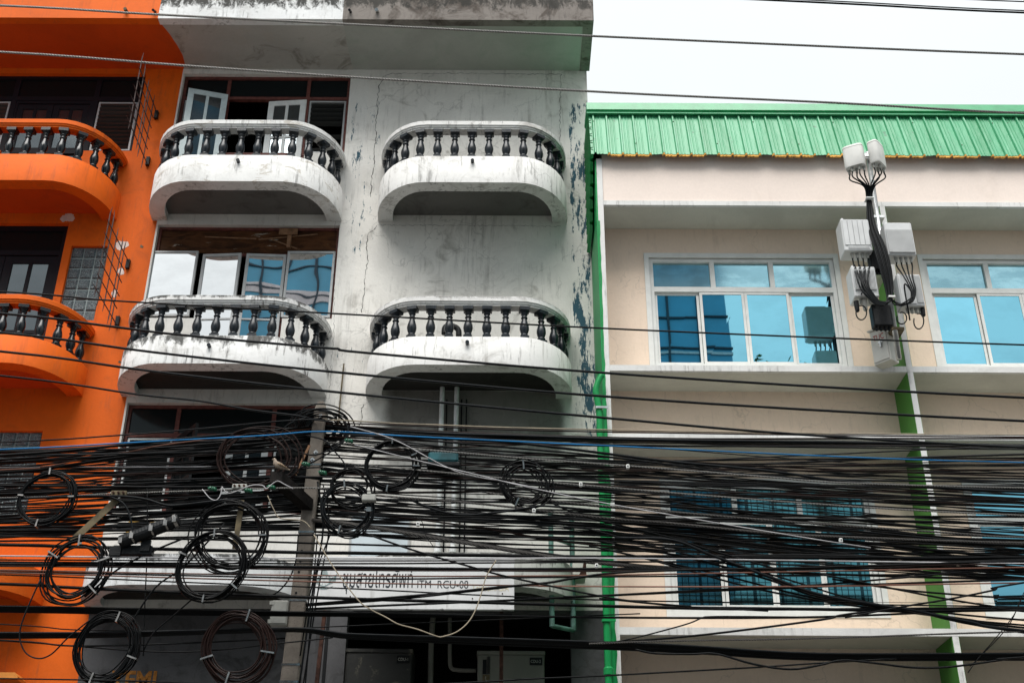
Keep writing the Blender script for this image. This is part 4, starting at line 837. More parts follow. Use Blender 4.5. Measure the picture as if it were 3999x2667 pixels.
# the left and right tangles, traced
T = [
 ([(0, 1727), (459, 1700), (700, 1681), (1160, 1640), (1300, 1648)], 6, 12.7, 'cable_b', 'thin black cable rising to the pole, topmost at left'),
 ([(0, 1755), (476, 1730), (700, 1718), (1040, 1700), (1210, 1686), (1368, 1688), (1572, 1702), (2000, 1723), (2342, 1739), (3300, 1784), (3999, 1806)], 6, 12.45, 'bluec', 'bright blue cable running through the tangle past the pole'),
 ([(0, 1778), (476, 1738), (700, 1714), (1200, 1665)], 11, 12.6, 'cable', None), ([(0, 1795), (459, 1758), (700, 1743), (1200, 1700)], 9, 12.7, 'cable', None),
 ([(0, 1809), (306, 1787), (459, 1770), (700, 1752), (1220, 1690)], 8, 12.8, 'cable', None), ([(0, 1835), (170, 1823), (306, 1797), (510, 1763), (700, 1729), (1200, 1672)], 6, 12.65, 'copper', 'orange brown cable rising to the pole across the dark window'),
 ([(0, 1845), (204, 1826), (442, 1790), (700, 1763), (1220, 1710)], 13, 12.7, 'cable', None), ([(0, 1826), (204, 1824), (700, 1823), (1200, 1820)], 5, 12.8, 'whitec', 'thin pale cable running level behind the dove'),
 ([(0, 1862), (442, 1850), (700, 1838), (1220, 1800)], 8, 12.75, 'cable', None), ([(0, 1880), (340, 1879), (700, 1872), (1240, 1862), (2000, 1880)], 7, 12.7, 'cable_b', None),
 ([(0, 1896), (700, 1902), (1200, 1895)], 10, 12.6, 'cable', None), ([(0, 1921), (340, 1917), (700, 1899), (1200, 1880)], 8, 12.8, 'cable', None), ([(0, 1931), (272, 1920), (700, 1893), (1200, 1870)], 8, 12.7, 'cable', None),
 ([(0, 1944), (306, 1934), (432, 1927), (700, 1918), (1100, 1905), (1300, 1906)], 6, 12.42, 'strand', 'grey stranded wire clamped at the slanting olive bar'),
 ([(0, 1948), (238, 1939), (374, 1936), (500, 1939), (578, 1951), (640, 1970), (700, 1972), (900, 1950), (1150, 1930)], 10, 12.4, 'cable_b', 'black cable dipping below the clamp over the dark window'),
 ([(0, 2057), (700, 2054), (1200, 2060)], 9, 12.6, 'cable', None), ([(0, 2071), (700, 2069), (1200, 2066)], 12, 12.6, 'cable', None), ([(0, 2093), (476, 2100), (1200, 2088), (1400, 2095)], 8, 12.5, 'cable', None),
 ([(0, 2112), (700, 2104), (1200, 2120), (2400, 2150), (3999, 2160)], 8, 12.55, 'cable', None),
 ([(0, 2126), (253, 2133), (700, 2145), (1200, 2157), (1400, 2159), (1900, 2168), (2500, 2175), (3999, 2178)], 14, 12.5, 'cable', 'thick black cable running level over the sign top'),
 ([(0, 2170), (700, 2177), (1400, 2180), (1900, 2180), (2500, 2180), (3999, 2200)], 6, 12.4, 'whitec', 'pale thin cable running level under the thick sign top cable'),
 ([(0, 2185), (700, 2188), (1400, 2189), (2500, 2192), (3999, 2230)], 6, 12.45, 'cable', None), ([(0, 2194), (700, 2198), (1400, 2200), (1900, 2197), (2500, 2193), (3999, 2190)], 7, 12.5, 'cable', None),
 ([(0, 2203), (700, 2209), (1400, 2217), (1900, 2223), (2500, 2222), (3200, 2218), (3999, 2186)], 15, 12.5, 'cable', 'thickest black cable crossing the upper half of the sign'), ([(0, 2210), (700, 2216), (1400, 2226), (1900, 2228), (2500, 2228), (3999, 2200)], 6, 12.4, 'cable_r', None),
 ([(0, 2225), (700, 2239), (1400, 2248), (1900, 2249), (2500, 2243), (3999, 2215)], 6, 12.4, 'copper', 'brown cable crossing the tops of the sign letters'), ([(0, 2232), (700, 2246), (1400, 2260), (1900, 2256), (2500, 2250), (3999, 2240)], 7, 12.5, 'cable', None),
 ([(0, 2236), (700, 2256), (1400, 2275), (1900, 2284), (2500, 2290), (3200, 2288), (3999, 2275)], 6, 12.4, 'copper', 'brown cable crossing the feet of the sign letters'), ([(0, 2243), (700, 2272), (1400, 2299), (1900, 2324), (2500, 2345), (3999, 2368)], 6, 12.5, 'cable', None),
 ([(0, 2279), (253, 2292), (700, 2313), (1400, 2338), (1900, 2352), (2500, 2369), (3200, 2378), (3562, 2385), (3999, 2380)], 13, 12.45, 'cable', 'thick black cable crossing below the sign letters'),
 ([(0, 2436), (290, 2458), (700, 2462), (1060, 2458), (1200, 2450), (1900, 2420), (2500, 2395)], 5, 12.5, 'cable', 'lone thin black wire across the dark shop opening'),
 ([(0, 2498), (253, 2519), (700, 2545), (1100, 2510), (1300, 2488)], 6, 12.5, 'cable', 'thin black wire sagging under the lowest bundle at left'), ([(0, 2500), (290, 2521), (700, 2511), (1150, 2490)], 7, 12.55, 'cable', None),
 ([(0, 2648), (700, 2664), (1200, 2700)], 6, 12.4, 'cable', 'lowest black wire along the bottom left edge'),
 ([(1200, 2361), (1462, 2338), (1724, 2316), (1900, 2297), (2137, 2275), (2249, 2256), (2500, 2230), (3200, 2215), (3999, 2190)], 10, 12.4, 'cable', 'black cable climbing rightward across the sign and ladder'),
 ([(1200, 2366), (1535, 2340), (1800, 2312), (1980, 2292)], 8, 12.42, 'cable', None), ([(1200, 2378), (1537, 2362), (1900, 2347), (2300, 2328), (3000, 2297), (3999, 2262)], 9, 12.45, 'cable', None),
 ([(1200, 2385), (1535, 2394), (1900, 2403), (2500, 2411), (3200, 2408), (3999, 2376)], 9, 12.5, 'cable', 'black cable running level just under the sign'),
 ([(1421, 2080), (1612, 2147), (1848, 2215), (1987, 2252), (2324, 2323), (2500, 2350), (2700, 2368)], 8, 12.35, 'cable', 'black cable falling rightward across the sign corner'),
 ([(1260, 2030), (1342, 2042), (1606, 2084), (1998, 2149), (2230, 2185), (2500, 2212), (2700, 2222)], 17, 12.5, 'strand_dark', 'thick twisted dark bundle falling right from the pole middle'),
 ([(1280, 2020), (1606, 2075), (1998, 2142), (2400, 2195), (2599, 2213), (3200, 2240), (3999, 2262)], 10, 12.55, 'cable', None),
 ([(1260, 1640), (1354, 1642), (1538, 1653), (1728, 1660), (2000, 1670), (2600, 1683), (3300, 1693), (3999, 1698)], 6, 12.7, 'tan', 'thin golden cable, topmost of the right hand tangle'),
 ([(1260, 1650), (1560, 1660), (2000, 1678), (2600, 1690), (3300, 1700), (3999, 1706)], 6, 12.75, 'cable_r', None), ([(1260, 1655), (1560, 1676), (2000, 1696), (2600, 1712), (3300, 1712), (3999, 1712)], 7, 12.8, 'cable_r', None),
 ([(1260, 1665), (1700, 1692), (2000, 1702), (2500, 1718), (3300, 1728), (3999, 1742)], 15, 12.7, 'cable_b', 'thick black cable along the white ledge of the cream block'), ([(1260, 1672), (1700, 1700), (2300, 1720), (3300, 1735), (3999, 1738)], 9, 12.75, 'cable', None),
 ([(1368, 1700), (1900, 1720), (2200, 1750), (2600, 1800), (3000, 1838), (3300, 1880), (3700, 1905), (3999, 1920)], 11, 12.5, 'cable_b', 'thick black cable crossing downward through the green fin top'),
 ([(1350, 1690), (1900, 1740), (2300, 1775), (2600, 1812), (2900, 1850), (3300, 1874), (3999, 1880)], 8, 12.55, 'cable_b', None),
 ([(1240, 1725), (1560, 1747), (2000, 1785), (2400, 1815), (2600, 1830), (3000, 1862), (3300, 1885), (3999, 1905)], 7, 12.4, 'strand', 'grey stranded wire crossing the teal box'),
 ([(1240, 1800), (1560, 1828), (2000, 1870), (2350, 1900), (2700, 1930), (3300, 1975), (3999, 2012)], 7, 12.42, 'strand', 'grey stranded wire below the round right hand coils'),
 ([(1240, 1905), (1480, 1935), (1800, 1960), (2000, 1980), (2400, 2025), (2600, 2040), (3000, 2080), (3300, 2096), (3999, 2120)], 9, 12.4, 'strand_dark', 'dark twisted wire falling right from the splice clamp'),
 ([(1900, 1923), (2250, 1965), (2600, 1996), (3000, 2030), (3302, 2052), (3791, 2086), (3999, 2098)], 8, 12.45, 'strand_dark', None),
 ([(1385, 1736), (1600, 1790), (1878, 1857), (2019, 1892), (2274, 1947), (2551, 1998), (2874, 2054), (3214, 2110), (3400, 2138)], 4, 12.3, 'whitec', 'thin white wire falling steeply right across the tangle'),
 ([(1368, 1665), (1545, 1719), (1776, 1838), (1970, 1880), (2100, 1905)], 4, 12.32, 'whitec', 'thin white wire falling right from the pole top coil'),
 ([(2400, 2100), (2624, 2100 + 8), (2783, 2169), (3044, 2266), (3200, 2321), (3431, 2362), (3562, 2382), (3793, 2429), (3999, 2462)], 13, 12.4, 'cable_b', 'thick black bundle falling to the lower right past the fin'),
 ([(2330, 2110), (2700, 2180), (3000, 2262), (3200, 2330), (3562, 2388), (3793, 2420), (3999, 2450)], 9, 12.45, 'cable', None), ([(2300, 2130), (2560, 2190), (2900, 2285), (3200, 2345), (3562, 2392), (3999, 2440)], 8, 12.45, 'cable', None),
 ([(2390, 2150), (2800, 2240), (3200, 2338), (3562, 2376), (3999, 2420)], 8, 12.5, 'cable', None), ([(2280, 2060), (2624, 2150), (3000, 2240), (3300, 2330), (3562, 2385), (3999, 2470)], 7, 12.42, 'cable', None),
 ([(3300, 2410), (3525, 2368), (3703, 2339), (3887, 2302), (3999, 2274)], 8, 12.35, 'cable', 'black cable climbing steeply to the right edge over the fin'), ([(3200, 2240), (3450, 2290), (3703, 2339), (3887, 2368), (3999, 2386)], 8, 12.38, 'cable', None), ([(3250, 2260), (3477, 2296), (3700, 2318), (3999, 2335)], 8, 12.4, 'cable', None),
 ([(2300, 2512), (2433, 2500), (2668, 2440), (2740, 2412), (2769, 2407), (2870, 2406), (3200, 2409)], 6, 12.4, 'cable', 'thin black wire lifting off the lower bundle to the window sill'),
 ([(2300, 2514), (2433, 2505), (2762, 2476), (3200, 2420), (3280, 2402), (3400, 2385)], 9, 12.42, 'cable', 'black cable slanting up across the lowest white ledge'), ([(2300, 2512), (2600, 2502), (3200, 2491), (3999, 2465)], 7, 12.4, 'strand_dark', 'twisted dark wire under the lowest white ledge'),
 ([(2300, 2640), (2400, 2635), (2943, 2605), (3200, 2588), (3500, 2570)], 7, 12.45, 'cable', 'lone black wire climbing across the bottom cream wall'), ([(1200, 2700), (1900, 2660), (2056, 2650), (2300, 2640), (2420, 2634)], 7, 12.45, 'cable', 'black wire crossing in front of the right hand grey cabinet'),
 ([(2480, 2535), (2560, 2550), (2700, 2553), (2798, 2552), (2943, 2592), (3087, 2612), (3200, 2596), (3290, 2577), (3417, 2588), (3562, 2605), (3706, 2603), (3923, 2574), (3999, 2565)], 9, 12.4, 'cable', 'black cable hanging in two loops below the lowest bundle'),
 ([(2400, 2174), (2800, 2172), (3200, 2169), (3600, 2180), (3999, 2176)], 15, 12.5, 'cable', None), ([(2400, 2223), (3200, 2219), (3600, 2212), (3999, 2188)], 9, 12.45, 'cable', None),
 ([(2200, 2330), (2400, 2322), (2834, 2299), (3200, 2282), (3600, 2248), (3999, 2218)], 8, 12.42, 'cable', None), ([(2100, 2289), (2400, 2290), (3200, 2290), (3999, 2275)], 4, 12.35, 'copper', None),
 ([(2300, 2362), (2400, 2368), (2798, 2377), (3200, 2378), (3999, 2372)], 10, 12.45, 'cable', None), ([(2340, 2335), (2640, 2365), (3000, 2385)], 6, 12.4, 'cable', None), ([(3200, 2346), (3550, 2352), (3999, 2354)], 2, 12.3, 'cable', None),
 ([(1600, 1950), (1700, 1990), (1800, 2010), (1900, 2005), (2050, 1985), (2120, 1975), (2300, 1990), (2600, 2020)], 9, 12.38, 'cable_b', 'black cable bending down and up below the right hand coil'),
 ([(2000, 1870), (2150, 1960), (2300, 2020), (2624, 2100), (2783, 2150), (3100, 2240)], 8, 12.45, 'cable', None),
]
gl, gr = 'black cables in the tangle left of the pole', 'black cables in the tangle right of the pole'
gx = 'black cables crossing the sign and the lower coils'
def where(pts):
    ys = sum(p[1] for p in pts) / len(pts)
    if ys > 2150: return 'one of the lower black cables running past the sign and lower coils', gx
    if pts[-1][0] < 1450: return 'one of many black cables in the tangle left of the pole', gl
    return 'one of many black cables in the tangle right of the pole', gr
for pts, w, Y, mt, lb in T:
    pl = 'end' if pts[0][0] == 0 and 1140 < pts[-1][0] < 1245 else 'start' if 1195 < pts[0][0] < 1300 and pts[-1][0] > 1900 else None
    if lb: cab(pts, w, Y, mt, lb, pole=pl)
    else: l, g_ = where(pts); cab(pts, w, Y, mt, l, g_, pole=pl)
# the rest of the two tangles
rc_ = random.Random(21)
for i in range(82):
    u = rc_.random(); a = 1755 + 350 * u; b = 1690 + 360 * min(1, max(0, u + rc_.gauss(0, .16))); sag = rc_.uniform(-6, 22)
    cab([(0, a), (560, (a + b) / 2 + sag), (1185, b)], rc_.choice((4, 5, 5, 6, 6, 7, 9)), rc_.uniform(12.6, 13.0), rc_.choice(('cable',) * 5 + ('cable_b', 'cable_b', 'cable_r', 'cable_d')), 'one of many black cables in the tangle left of the pole', gl, pole='end')
for i in range(96):
    u = rc_.random() ** .85; a = 1665 + 410 * min(1, max(0, u + rc_.gauss(0, .1))); b = 1700 + 440 * u; c = 1740 + 520 * min(1, max(0, u + rc_.gauss(0, .13))); sag = rc_.uniform(-8, 14)
    cab([(1265, a), (1800, (a + b) / 2 + sag), (2350, b), (3100, (b + c) / 2 + sag * .6), (3999, c)], rc_.choice((4, 5, 5, 6, 6, 7, 9)), rc_.uniform(12.5, 13.1), rc_.choice(('cable',) * 5 + ('cable_b', 'cable_b', 'cable_r', 'cable_d')), 'one of many black cables in the tangle right of the pole', gr, pole='start')
for i in range(10):
    a = rc_.uniform(1950, 2130); b = a + rc_.uniform(-90, 60)
    cab([(2400, a), (3200, (a + b) / 2 + rc_.uniform(0, 40)), (3999, b + 90)], rc_.choice((6, 8, 10, 13)), rc_.uniform(12.45, 12.7), 'cable', 'one of many black cables in the tangle right of the pole', gr)
# the two low bundles
gb = 'black cables of the lowest bundle'
for i in range(7):
    o = rc_.uniform(-8, 8); o2 = -12 + 4 * i
    cab([(0, 2480 + o2 * .8), (400, 2478 + o2 * .7), (760, 2468 + o2 * .6), (1150, 2458 + o2 * .5), (1290, 2474 + o2 * .7), (1400, 2484 + o2 * .7), (1900, 2503 + o2), (2500, 2525 + o2 * 1.1), (2762, 2539 + o2 * 1.1), (3200, 2563 + o2), (3999, 2563 + o2)], rc_.choice((8, 9, 10)), 12.5 + .015 * i, 'cable' if i % 3 else 'cable_b', 'one of the black cables packed in the lowest bundle', gb)
ge = 'black cables of the bundle under the orange canopy'
for i in range(5):
    o2 = -10 + 5 * i
    cab([(0, 2377 + o2), (500, 2386 + o2), (900, 2392 + o2 * .8), (1150, 2396 + o2 * .6), (1600, 2400 + o2 * .5), (2000, 2404 + o2 * .5)], 9, 12.55 + .012 * i, 'cable', 'one of the black cables bundled under the orange canopy', ge)
# odd loops and drops
cab([(159, 2259), (101, 2389), (78, 2462), (81, 2509), (105, 2552), (152, 2570), (202, 2552), (260, 2494), (325, 2440), (352, 2420)], 6, 12.35, 'cable_b', 'thin black cable hanging in a big loop over the orange wall', ext=False)
cab([(1226, 2087), (1305, 2218), (1395, 2338), (1443, 2376), (1507, 2409), (1556, 2436), (1630, 2456), (1705, 2483), (1731, 2484), (1784, 2466), (1829, 2428), (1859, 2376), (1881, 2312), (1900, 2248), (1937, 2187)], 5, 12.3, 'tan', 'thin beige wire hanging in a loop across the sign', ext=False, name='loose_wire')
cab([(425, 1937), (476, 1960), (503, 2001), (520, 2076), (524, 2120)], 8, 12.4, 'cable_b', 'black cable bending down from the clamp to the splice tube', ext=False)
cab([(575, 1900), (574, 2154), (566, 2353), (560, 2560)], 5, 12.6, 'cable', 'thin black cable hanging straight down left of the lower coils', ext=False)
cab([(720, 2100), (600, 2150), (470, 2216), (398, 2274), (330, 2330)], 8, 12.4, 'cable', 'black cable slanting down from the splice tube to the lower coil', ext=False)
cab([(880, 2040), (720, 2210), (610, 2290), (520, 2420), (505, 2460)], 7, 12.4, 'cable', 'black cable slanting down through the middle of the lower coils', ext=False)
cab([(760, 2330), (680, 2400), (600, 2470), (560, 2540)], 6, 12.4, 'cable', 'short black cable slanting under the white canopy', ext=False)
cab([(1165, 2090), (1155, 2190), (1128, 2260), (1085, 2310), (1030, 2338)], 6, 12.5, 'cable', 'black cable curving down left of the pole to the canopy', ext=False)
for i, (a, b, c, d) in enumerate((((1240, 1880), (1262, 2060), (1222, 2300), (1165, 2700)), ((1262, 1890), (1285, 2060), (1238, 2330), (1180, 2700)), ((1290, 2085), (1242, 2220), (1215, 2420), (1190, 2700)), ((1240, 2090), (1226, 2240), (1205, 2350), (1172, 2560)))):
    cab([a, b, c, d], 6 if i else 8, 12.85 + .02 * i, 'cable' if i % 2 else 'cable_b', 'black cable running down the right side of the pole', 'cables running down the pole', ext=False)
cab([(790, 1910), (820, 1945), (845, 1952), (862, 1930), (864, 1905)], 4, 12.35, 'whitec', 'thin pale wire hanging in a small loop left of the clamp', ext=False, name='loose_wire')
cab([(866, 1900), (890, 1925), (930, 1915), (980, 1895), (1025, 1895), (1040, 1908), (1062, 1890), (1085, 1878), (1110, 1890), (1145, 1908)], 4, 12.3, 'whitec', 'thin pale wire looping across below the timber beam', ext=False, name='loose_wire')
cab([(1045, 1935), (1070, 1990), (1095, 2023), (1180, 2032), (1215, 2062)], 4, 12.35, 'tan', 'thin beige wire hanging below the timber beam', ext=False, name='loose_wire')
cab([(1690, 2130), (1660, 2085), (1650, 2040), (1630, 2022)], 3, 12.3, 'cable', 'hair thin wire end dangling near the white pipes', ext=False, name='loose_wire')
cab([(3999, 2312), (3960, 2400), (3880, 2500), (3820, 2570), (3780, 2625)], 4, 12.5, 'cable', 'thin black wire slanting down at the lower right', ext=False, name='loose_wire')
cab([(3990, 2330), (3940, 2440), (3850, 2540), (3790, 2600)], 4, 12.55, 'cable', 'second thin black wire slanting down at the lower right', ext=False, name='loose_wire')
cab([(1640, 1810), (1780, 1815), (2150, 1795), (2260, 1780), (2310, 1775), (2340, 1780)], 6, (12.6, 14.8), 'cable', 'twisted black wire tied to the green downpipe', ext=False)

# ------------------------------------------------------------------ coils
def coil(cx, cy, ro, ri, n, Y, straps, label, wpx=6, mat='cable', ey=1.0, seed=0, loose=.25, tilt=0.0, group=None, strapw=.017):
    r_ = random.Random(seed * 13 + 5); c = at(cx, cy, Y); s = 1 / ppm(cx, cy, Y); pts = []; fz = 1.07
    Rp = (ro + ri) / 2; px_ = r_.uniform(0, 6)
    keys = [(r_.uniform(ri, ro), r_.uniform(-1, 1), r_.uniform(-1, 1), r_.uniform(-.035, .035)) for _ in range(n + 2)]
    keys[0] = (ri, 0, 0, .0); keys[1] = (ro, 0, 0, .02)
    for i in range(n * 36 + 1):
        t = i / 36; j = int(t); f = t - j; f = f * f * (3 - 2 * f); A, B = keys[j], keys[j + 1]
        rr = (A[0] + (B[0] - A[0]) * f) * s; ox = (A[1] + (B[1] - A[1]) * f) * (ro - ri) * loose * s; oz = (A[2] + (B[2] - A[2]) * f) * (ro - ri) * loose * s; oy = A[3] + (B[3] - A[3]) * f
        an = 2 * math.pi * t
        wv = 1 + .045 * math.sin(2 * an + px_) + .02 * math.sin(5 * an + 2 * px_ + j); rr *= wv; x, z = rr * math.cos(an) + ox, (rr * math.sin(an)) * ey * fz + oz
        pts.append(c + Vector((x, oy + tilt * z, z)))
    o = empty('cable_coil', c, label, 'cable coil', group)
    MB().tube(pts, wpx * s / 2, 5).build('coiled_cable', M[mat], o, smooth=True)
    for a in straps:
        an = R(a); e = Vector((math.cos(an), 0, math.sin(an) * ey * fz)); t = Vector((-math.sin(an), 0, math.cos(an)))
        lo_ = ri + (ro - ri) * r_.uniform(.0, .15); p0 = c + e * lo_ * s; p1 = c + e * (ro + r_.uniform(-3, 4)) * s; w = t * strapw / 2
        mid = (p0 + p1) / 2
        q = [p0 - w, p0 + w, mid + w * .8, p1 + w, p1 - w, mid - w * 1.1]
        MB().poly([v + Vector((0, -.042 + tilt * (mid.z - c.z), 0)) for v in q], (0, .075, 0)).build('strap', M['strap'], o)
    return o
coil(182, 1945, 112, 86, 11, 12.4, (92, 176, 2, 262), 'cable coil hanging over the orange wall beside the glass blocks', seed=1)
coil(296, 2226, 134, 84, 11, 12.4, (92, 150, 20, 318), 'loose cable coil where the orange wall meets the white canopy', seed=2, loose=.3, wpx=6.5)
coil(897, 2091, 146, 112, 10, 12.38, (0, 300), 'large cable coil behind the upright olive bar', seed=3, loose=.4)
coil(826, 2209, 142, 106, 12, 12.33, (91, 160, 322, 264), 'cable coil in front of the mouldy white canopy', seed=4)
coil(413, 2529, 134, 96, 14, 12.4, (74, 342, 254), 'thick cable coil low over the orange and grey wall corner', seed=5, ey=1.0)
coil(930, 2529, 146, 92, 15, 12.4, (77, 352, 198, 257), 'brown striped cable coil low beside the pole and junction box', seed=6, mat='cable_r', loose=.2)
coil(1003, 1792, 160, 112, 7, 12.68, (), 'big loose brown striped coil behind the perched dove', seed=7, mat='cable_r', loose=.5, ey=.85, wpx=6)
coil(1531, 1817, 106, 80, 11, 12.4, (92, 25, 357, 262), 'tight cable coil right of the pole over the pale wall', seed=8)
coil(1352, 1982, 104, 72, 9, 12.42, (98, 352, 258), 'cable coil hanging against the right side of the pole', seed=9, loose=.4, mat='cable_b')
coil(2050, 1892, 108, 66, 10, 12.42, (94, 250), 'open spread cable coil near the green downpipe', seed=10, loose=.45, ey=.85)
coil(1372, 1905, 88, 62, 5, 12.5, (), 'small dark loose coil hung just under the teal insulator', seed=11, loose=.5)
# flat coil wrapped round the pole top
c = at(1258, 1668, PY + .07); pts = []
for i in range(14 * 32 + 1):
    t = i / 32; k_ = .23 + .07 * math.sin(t * 2.3) + .03 * math.sin(t * 5.1); an = 2 * math.pi * t
    pts.append(c + Vector((k_ * 1.15 * math.cos(an) + .03 * math.sin(t * 1.7), k_ * .75 * math.sin(an) - .02, -k_ * .46 * math.sin(an + .25 * math.sin(t * .9)) + .03 * math.sin(t * 3.1) + (t - 7) * .006)))
o = empty('cable_coil', c, 'black cable coil wound round the pointed pole top', 'cable coil'); MB().tube(pts, .0085, 6).build('coiled_cable', M['cable_b'], o, smooth=True)
for i, (p_, lb) in enumerate((([(1345, 1640), (1362, 1690), (1330, 1730), (1240, 1775), (1170, 1765), (1120, 1735), (1102, 1690), (1130, 1655), (1200, 1628)], 'large slack cable loop hanging left of the pole top'), ([(1200, 1700), (1270, 1720), (1305, 1760), (1345, 1810), (1345, 1850), (1300, 1872), (1220, 1868), (1160, 1850), (1180, 1830), (1260, 1825), (1330, 1835)], 'slack cable loop hanging across the middle of the pole'), ([(1360, 1660), (1345, 1720), (1290, 1765), (1210, 1810), (1155, 1840), (1165, 1862), (1260, 1868)], 'slack cable hanging from the pole top coil toward the crossarm'))):
    cab(p_, 6, 12.78 - .03 * i, 'cable_b', lb, ext=False)

# ------------------------------------------------------------------ splices and boxes on the cables
q0, q1 = at(465, 2118, 12.35), at(700, 2030, 12.3)
SP = empty('splice_closure', (q0 + q1) / 2, 'long black ribbed splice tube with four steel clamps', 'cable splice')
d = (q1 - q0); L = d.length; N = 40
MB().tube([q0 + d * (i / N) for i in range(N + 1)], [(.03 if i == 0 else .066 if i == 1 else .068 + .0015 * (i % 2)) if i < N else .06 for i in range(N + 1)], 16).build('tube_body', M['rubber'], SP)
for f, r_ in ((.05, .062), (.24, .076), (.56, .077), (.80, .077), (.95, .078)):
    a = q0 + d * (f - .014 - (.012 if f > .9 else 0)); b = q0 + d * (f + .014 + (.012 if f > .9 else 0))
    m = MB().tube([a, b], r_, 16); cc = (a + b) / 2 + Vector((.0, -r_, -.01)); m.box(cc.x - .02, cc.x + .02, cc.y - .015, cc.y + .01, cc.z - .03, cc.z + .03); m.build('clamp_band', M['strap'], SP)
q = at(515, 2150, 12.42); MB().bbox(q.x - .2, q.x + .22, 12.38, 12.5, q.z - .055, q.z + .05, .012).box(q.x - .22, q.x - .1, 12.36, 12.4, q.z - .07, q.z + .03).box(q.x + .1, q.x + .2, 12.36, 12.4, q.z - .02, q.z + .1).build('mounting_bracket', M['rubber'], SP)
q = at(1730, 1790, 12.45)
TB = empty('splice_box', q, 'dark teal plastic splice box hung before the white pipes', 'splice box')
MB().bbox(q.x - .165, q.x + .165, 12.45, 12.6, q.z - .03, q.z + .085, .02).build('box_body', M['tealbox'], TB)
m = MB()
for i in range(12): m.box(q.x - .16 + i * .027, q.x - .148 + i * .027, 12.44, 12.46, q.z + .086, q.z + .10)
m.bbox(q.x - .18, q.x + .19, 12.46, 12.62, q.z - .085, q.z - .031, .012).build('ribbed_lid', M['rubber'], TB)
q = at(1441, 1938, 12.35); ST = empty('splice_clamp', q, 'grey cross shaped splice clamp on the twisted wire', 'cable clamp')
MB().bbox(q.x - .075, q.x + .075, 12.33, 12.42, q.z - .05, q.z + .02, .01).box(q.x - .02, q.x + .02, 12.33, 12.38, q.z + .021, q.z + .05).build('clamp_plate', M['boxgrey'], ST)
MB().tube([q + Vector((-.26, .04, .015)), q + Vector((-.076, .04, -.005))], .018, 8).tube([q + Vector((.076, .04, -.015)), q + Vector((.24, .05, -.03))], .017, 8).build('sleeve', M['cable_b'], ST)
MB().box(q.x - .02, q.x + .03, 12.345, 12.37, q.z - .17, q.z - .12).build('strap', M['strap'], ST)
for (px, py, lb) in ((2268, 1890, 'small white plastic clip on the cables left of the downpipe'), (2452, 1820, 'small white plastic clip on a cable before the cream wall'), (2085, 1992, 'pale clip on the cables under the spread coil'), (1632, 2044, 'small pale ceramic bead hanging by the white pipes'), (2330, 2207, 'rusty white clip pair tied beside the green downpipe'), (3284, 2108, 'small grey clip on the cables before the lower window')):
    q = at(px, py, 12.3); o = empty('cable_clip', q, lb, 'cable clip')
    MB().bbox(q.x - .018, q.x + .018, 12.29, 12.33, q.z - .025, q.z + .02, .006).build('clip_body', M['alu'], o); MB().tube([q + Vector((0, -.011, 0)), q + Vector((0, -.016, 0))], .008, 8).build('screw', M['blackframe'], o)
for (px, py, lb) in ((1363, 1721, 'green insulator on the wire right of the pole top'), (1060, 1902, 'green glazed insulator below the timber beam'), (830, 1908, 'green insulator on the wire left of the clamp'), (970, 1915, 'green insulator between the clamp and the timber beam'), (1260, 1845, 'green insulator against the pole middle'), (1195, 1812, 'dark green insulator left of the pole bands')):
    q = at(px, py, 12.4); o = sharp(MB().tube([q + Vector((-.045 + .09 * i / 12, 0, .006 * math.sin(i))) for i in range(13)], [.012 + .010 * (1 if (i // 2) % 2 else 0) + .004 for i in range(13)], 10).build('insulator', M['insul'])); tag(o, lb, 'insulator')

# ================================================================== PIPES, SIGN, CABINETS ON THE WALL
def pipe(name, pxs, Y, r, mat, label, collars=()):
    P = [at(a, b, Y) for a, b in pxs]; o = empty(name, P[-1], label, 'pipe')
    MB().tube(catmull(P, 8), r, 12).build('tube', M[mat], o, smooth=True)
    for f in collars:
        p_ = at(*f, Y); MB().lathe([(r * 1.02, -.05), (r * 1.45, -.045), (r * 1.45, .03), (r * 1.2, .045), (r * 1.02, .05)], p_, 12).build('collar', M[mat], o)
    return o
pipe('drain_pipe', [(1728, 1490), (1718, 1830), (1709, 2160)], 16.40, .036, 'pvc', 'white pvc pipe down the grey wall, left of the two', ((1719, 1800), (1709, 2145)))
pipe('drain_pipe', [(1785, 1490), (1776, 1830), (1767, 2160)], 16.40, .036, 'pvc', 'white pvc pipe down the grey wall, right of the two', ((1777, 1800), (1767, 2145)))
for (a, b) in ((1745, 1732), (1803, 1794), (1822, 1813)):
    o = MB().tube([at(a, 1560, 16.46), at(b, 2160, 16.46)], .012, 6).build('conduit', M['blackframe']); tag(o, 'thin dark conduit between and beside the white pipes', 'pipe', 'dark conduits by the white pipes')
pipe('corrugated_hose', [(1735, 1305), (1738, 1280), (1755, 1272), (1778, 1278), (1790, 1290), (1792, 1315)], 16.3, .045, 'rubber', 'black hose elbow behind the lower grey balcony railing')
o = MB().tube([at(1343, 1420, W - .04), at(1325, 1600, W - .04), at(1322, 1660, W - .04)], .012, 6).build('conduit', M['olive']); tag(o, 'thin brown rod on the wall above the pole', 'rod')
DP = pipe('downpipe', [(2352, 1466), (2345, 1474), (2333, 1500), (2327, 1530), (2334, 1570), (2340, 1610), (2343, 1700), (2352, 1950), (2360, 2150), (2369, 2400), (2378, 2700), (2384, 2900)], 15.06, .044, 'brightgreen', 'bright green painted downpipe with a gooseneck top', ((2377, 2620),))
for (px, py) in ((2340, 1596), (2343, 1735), (2366, 2425)):
    q = at(px, py, 15.06); MB().lathe([(.045, -.012), (.051, -.012), (.051, .012), (.045, .012)], q, 12).box(q.x - .05, q.x + .12, 15.0, 15.02, q.z - .015, q.z + .015).build('bracket', M['steel'] if py < 1700 else M['brightgreen'], DP)
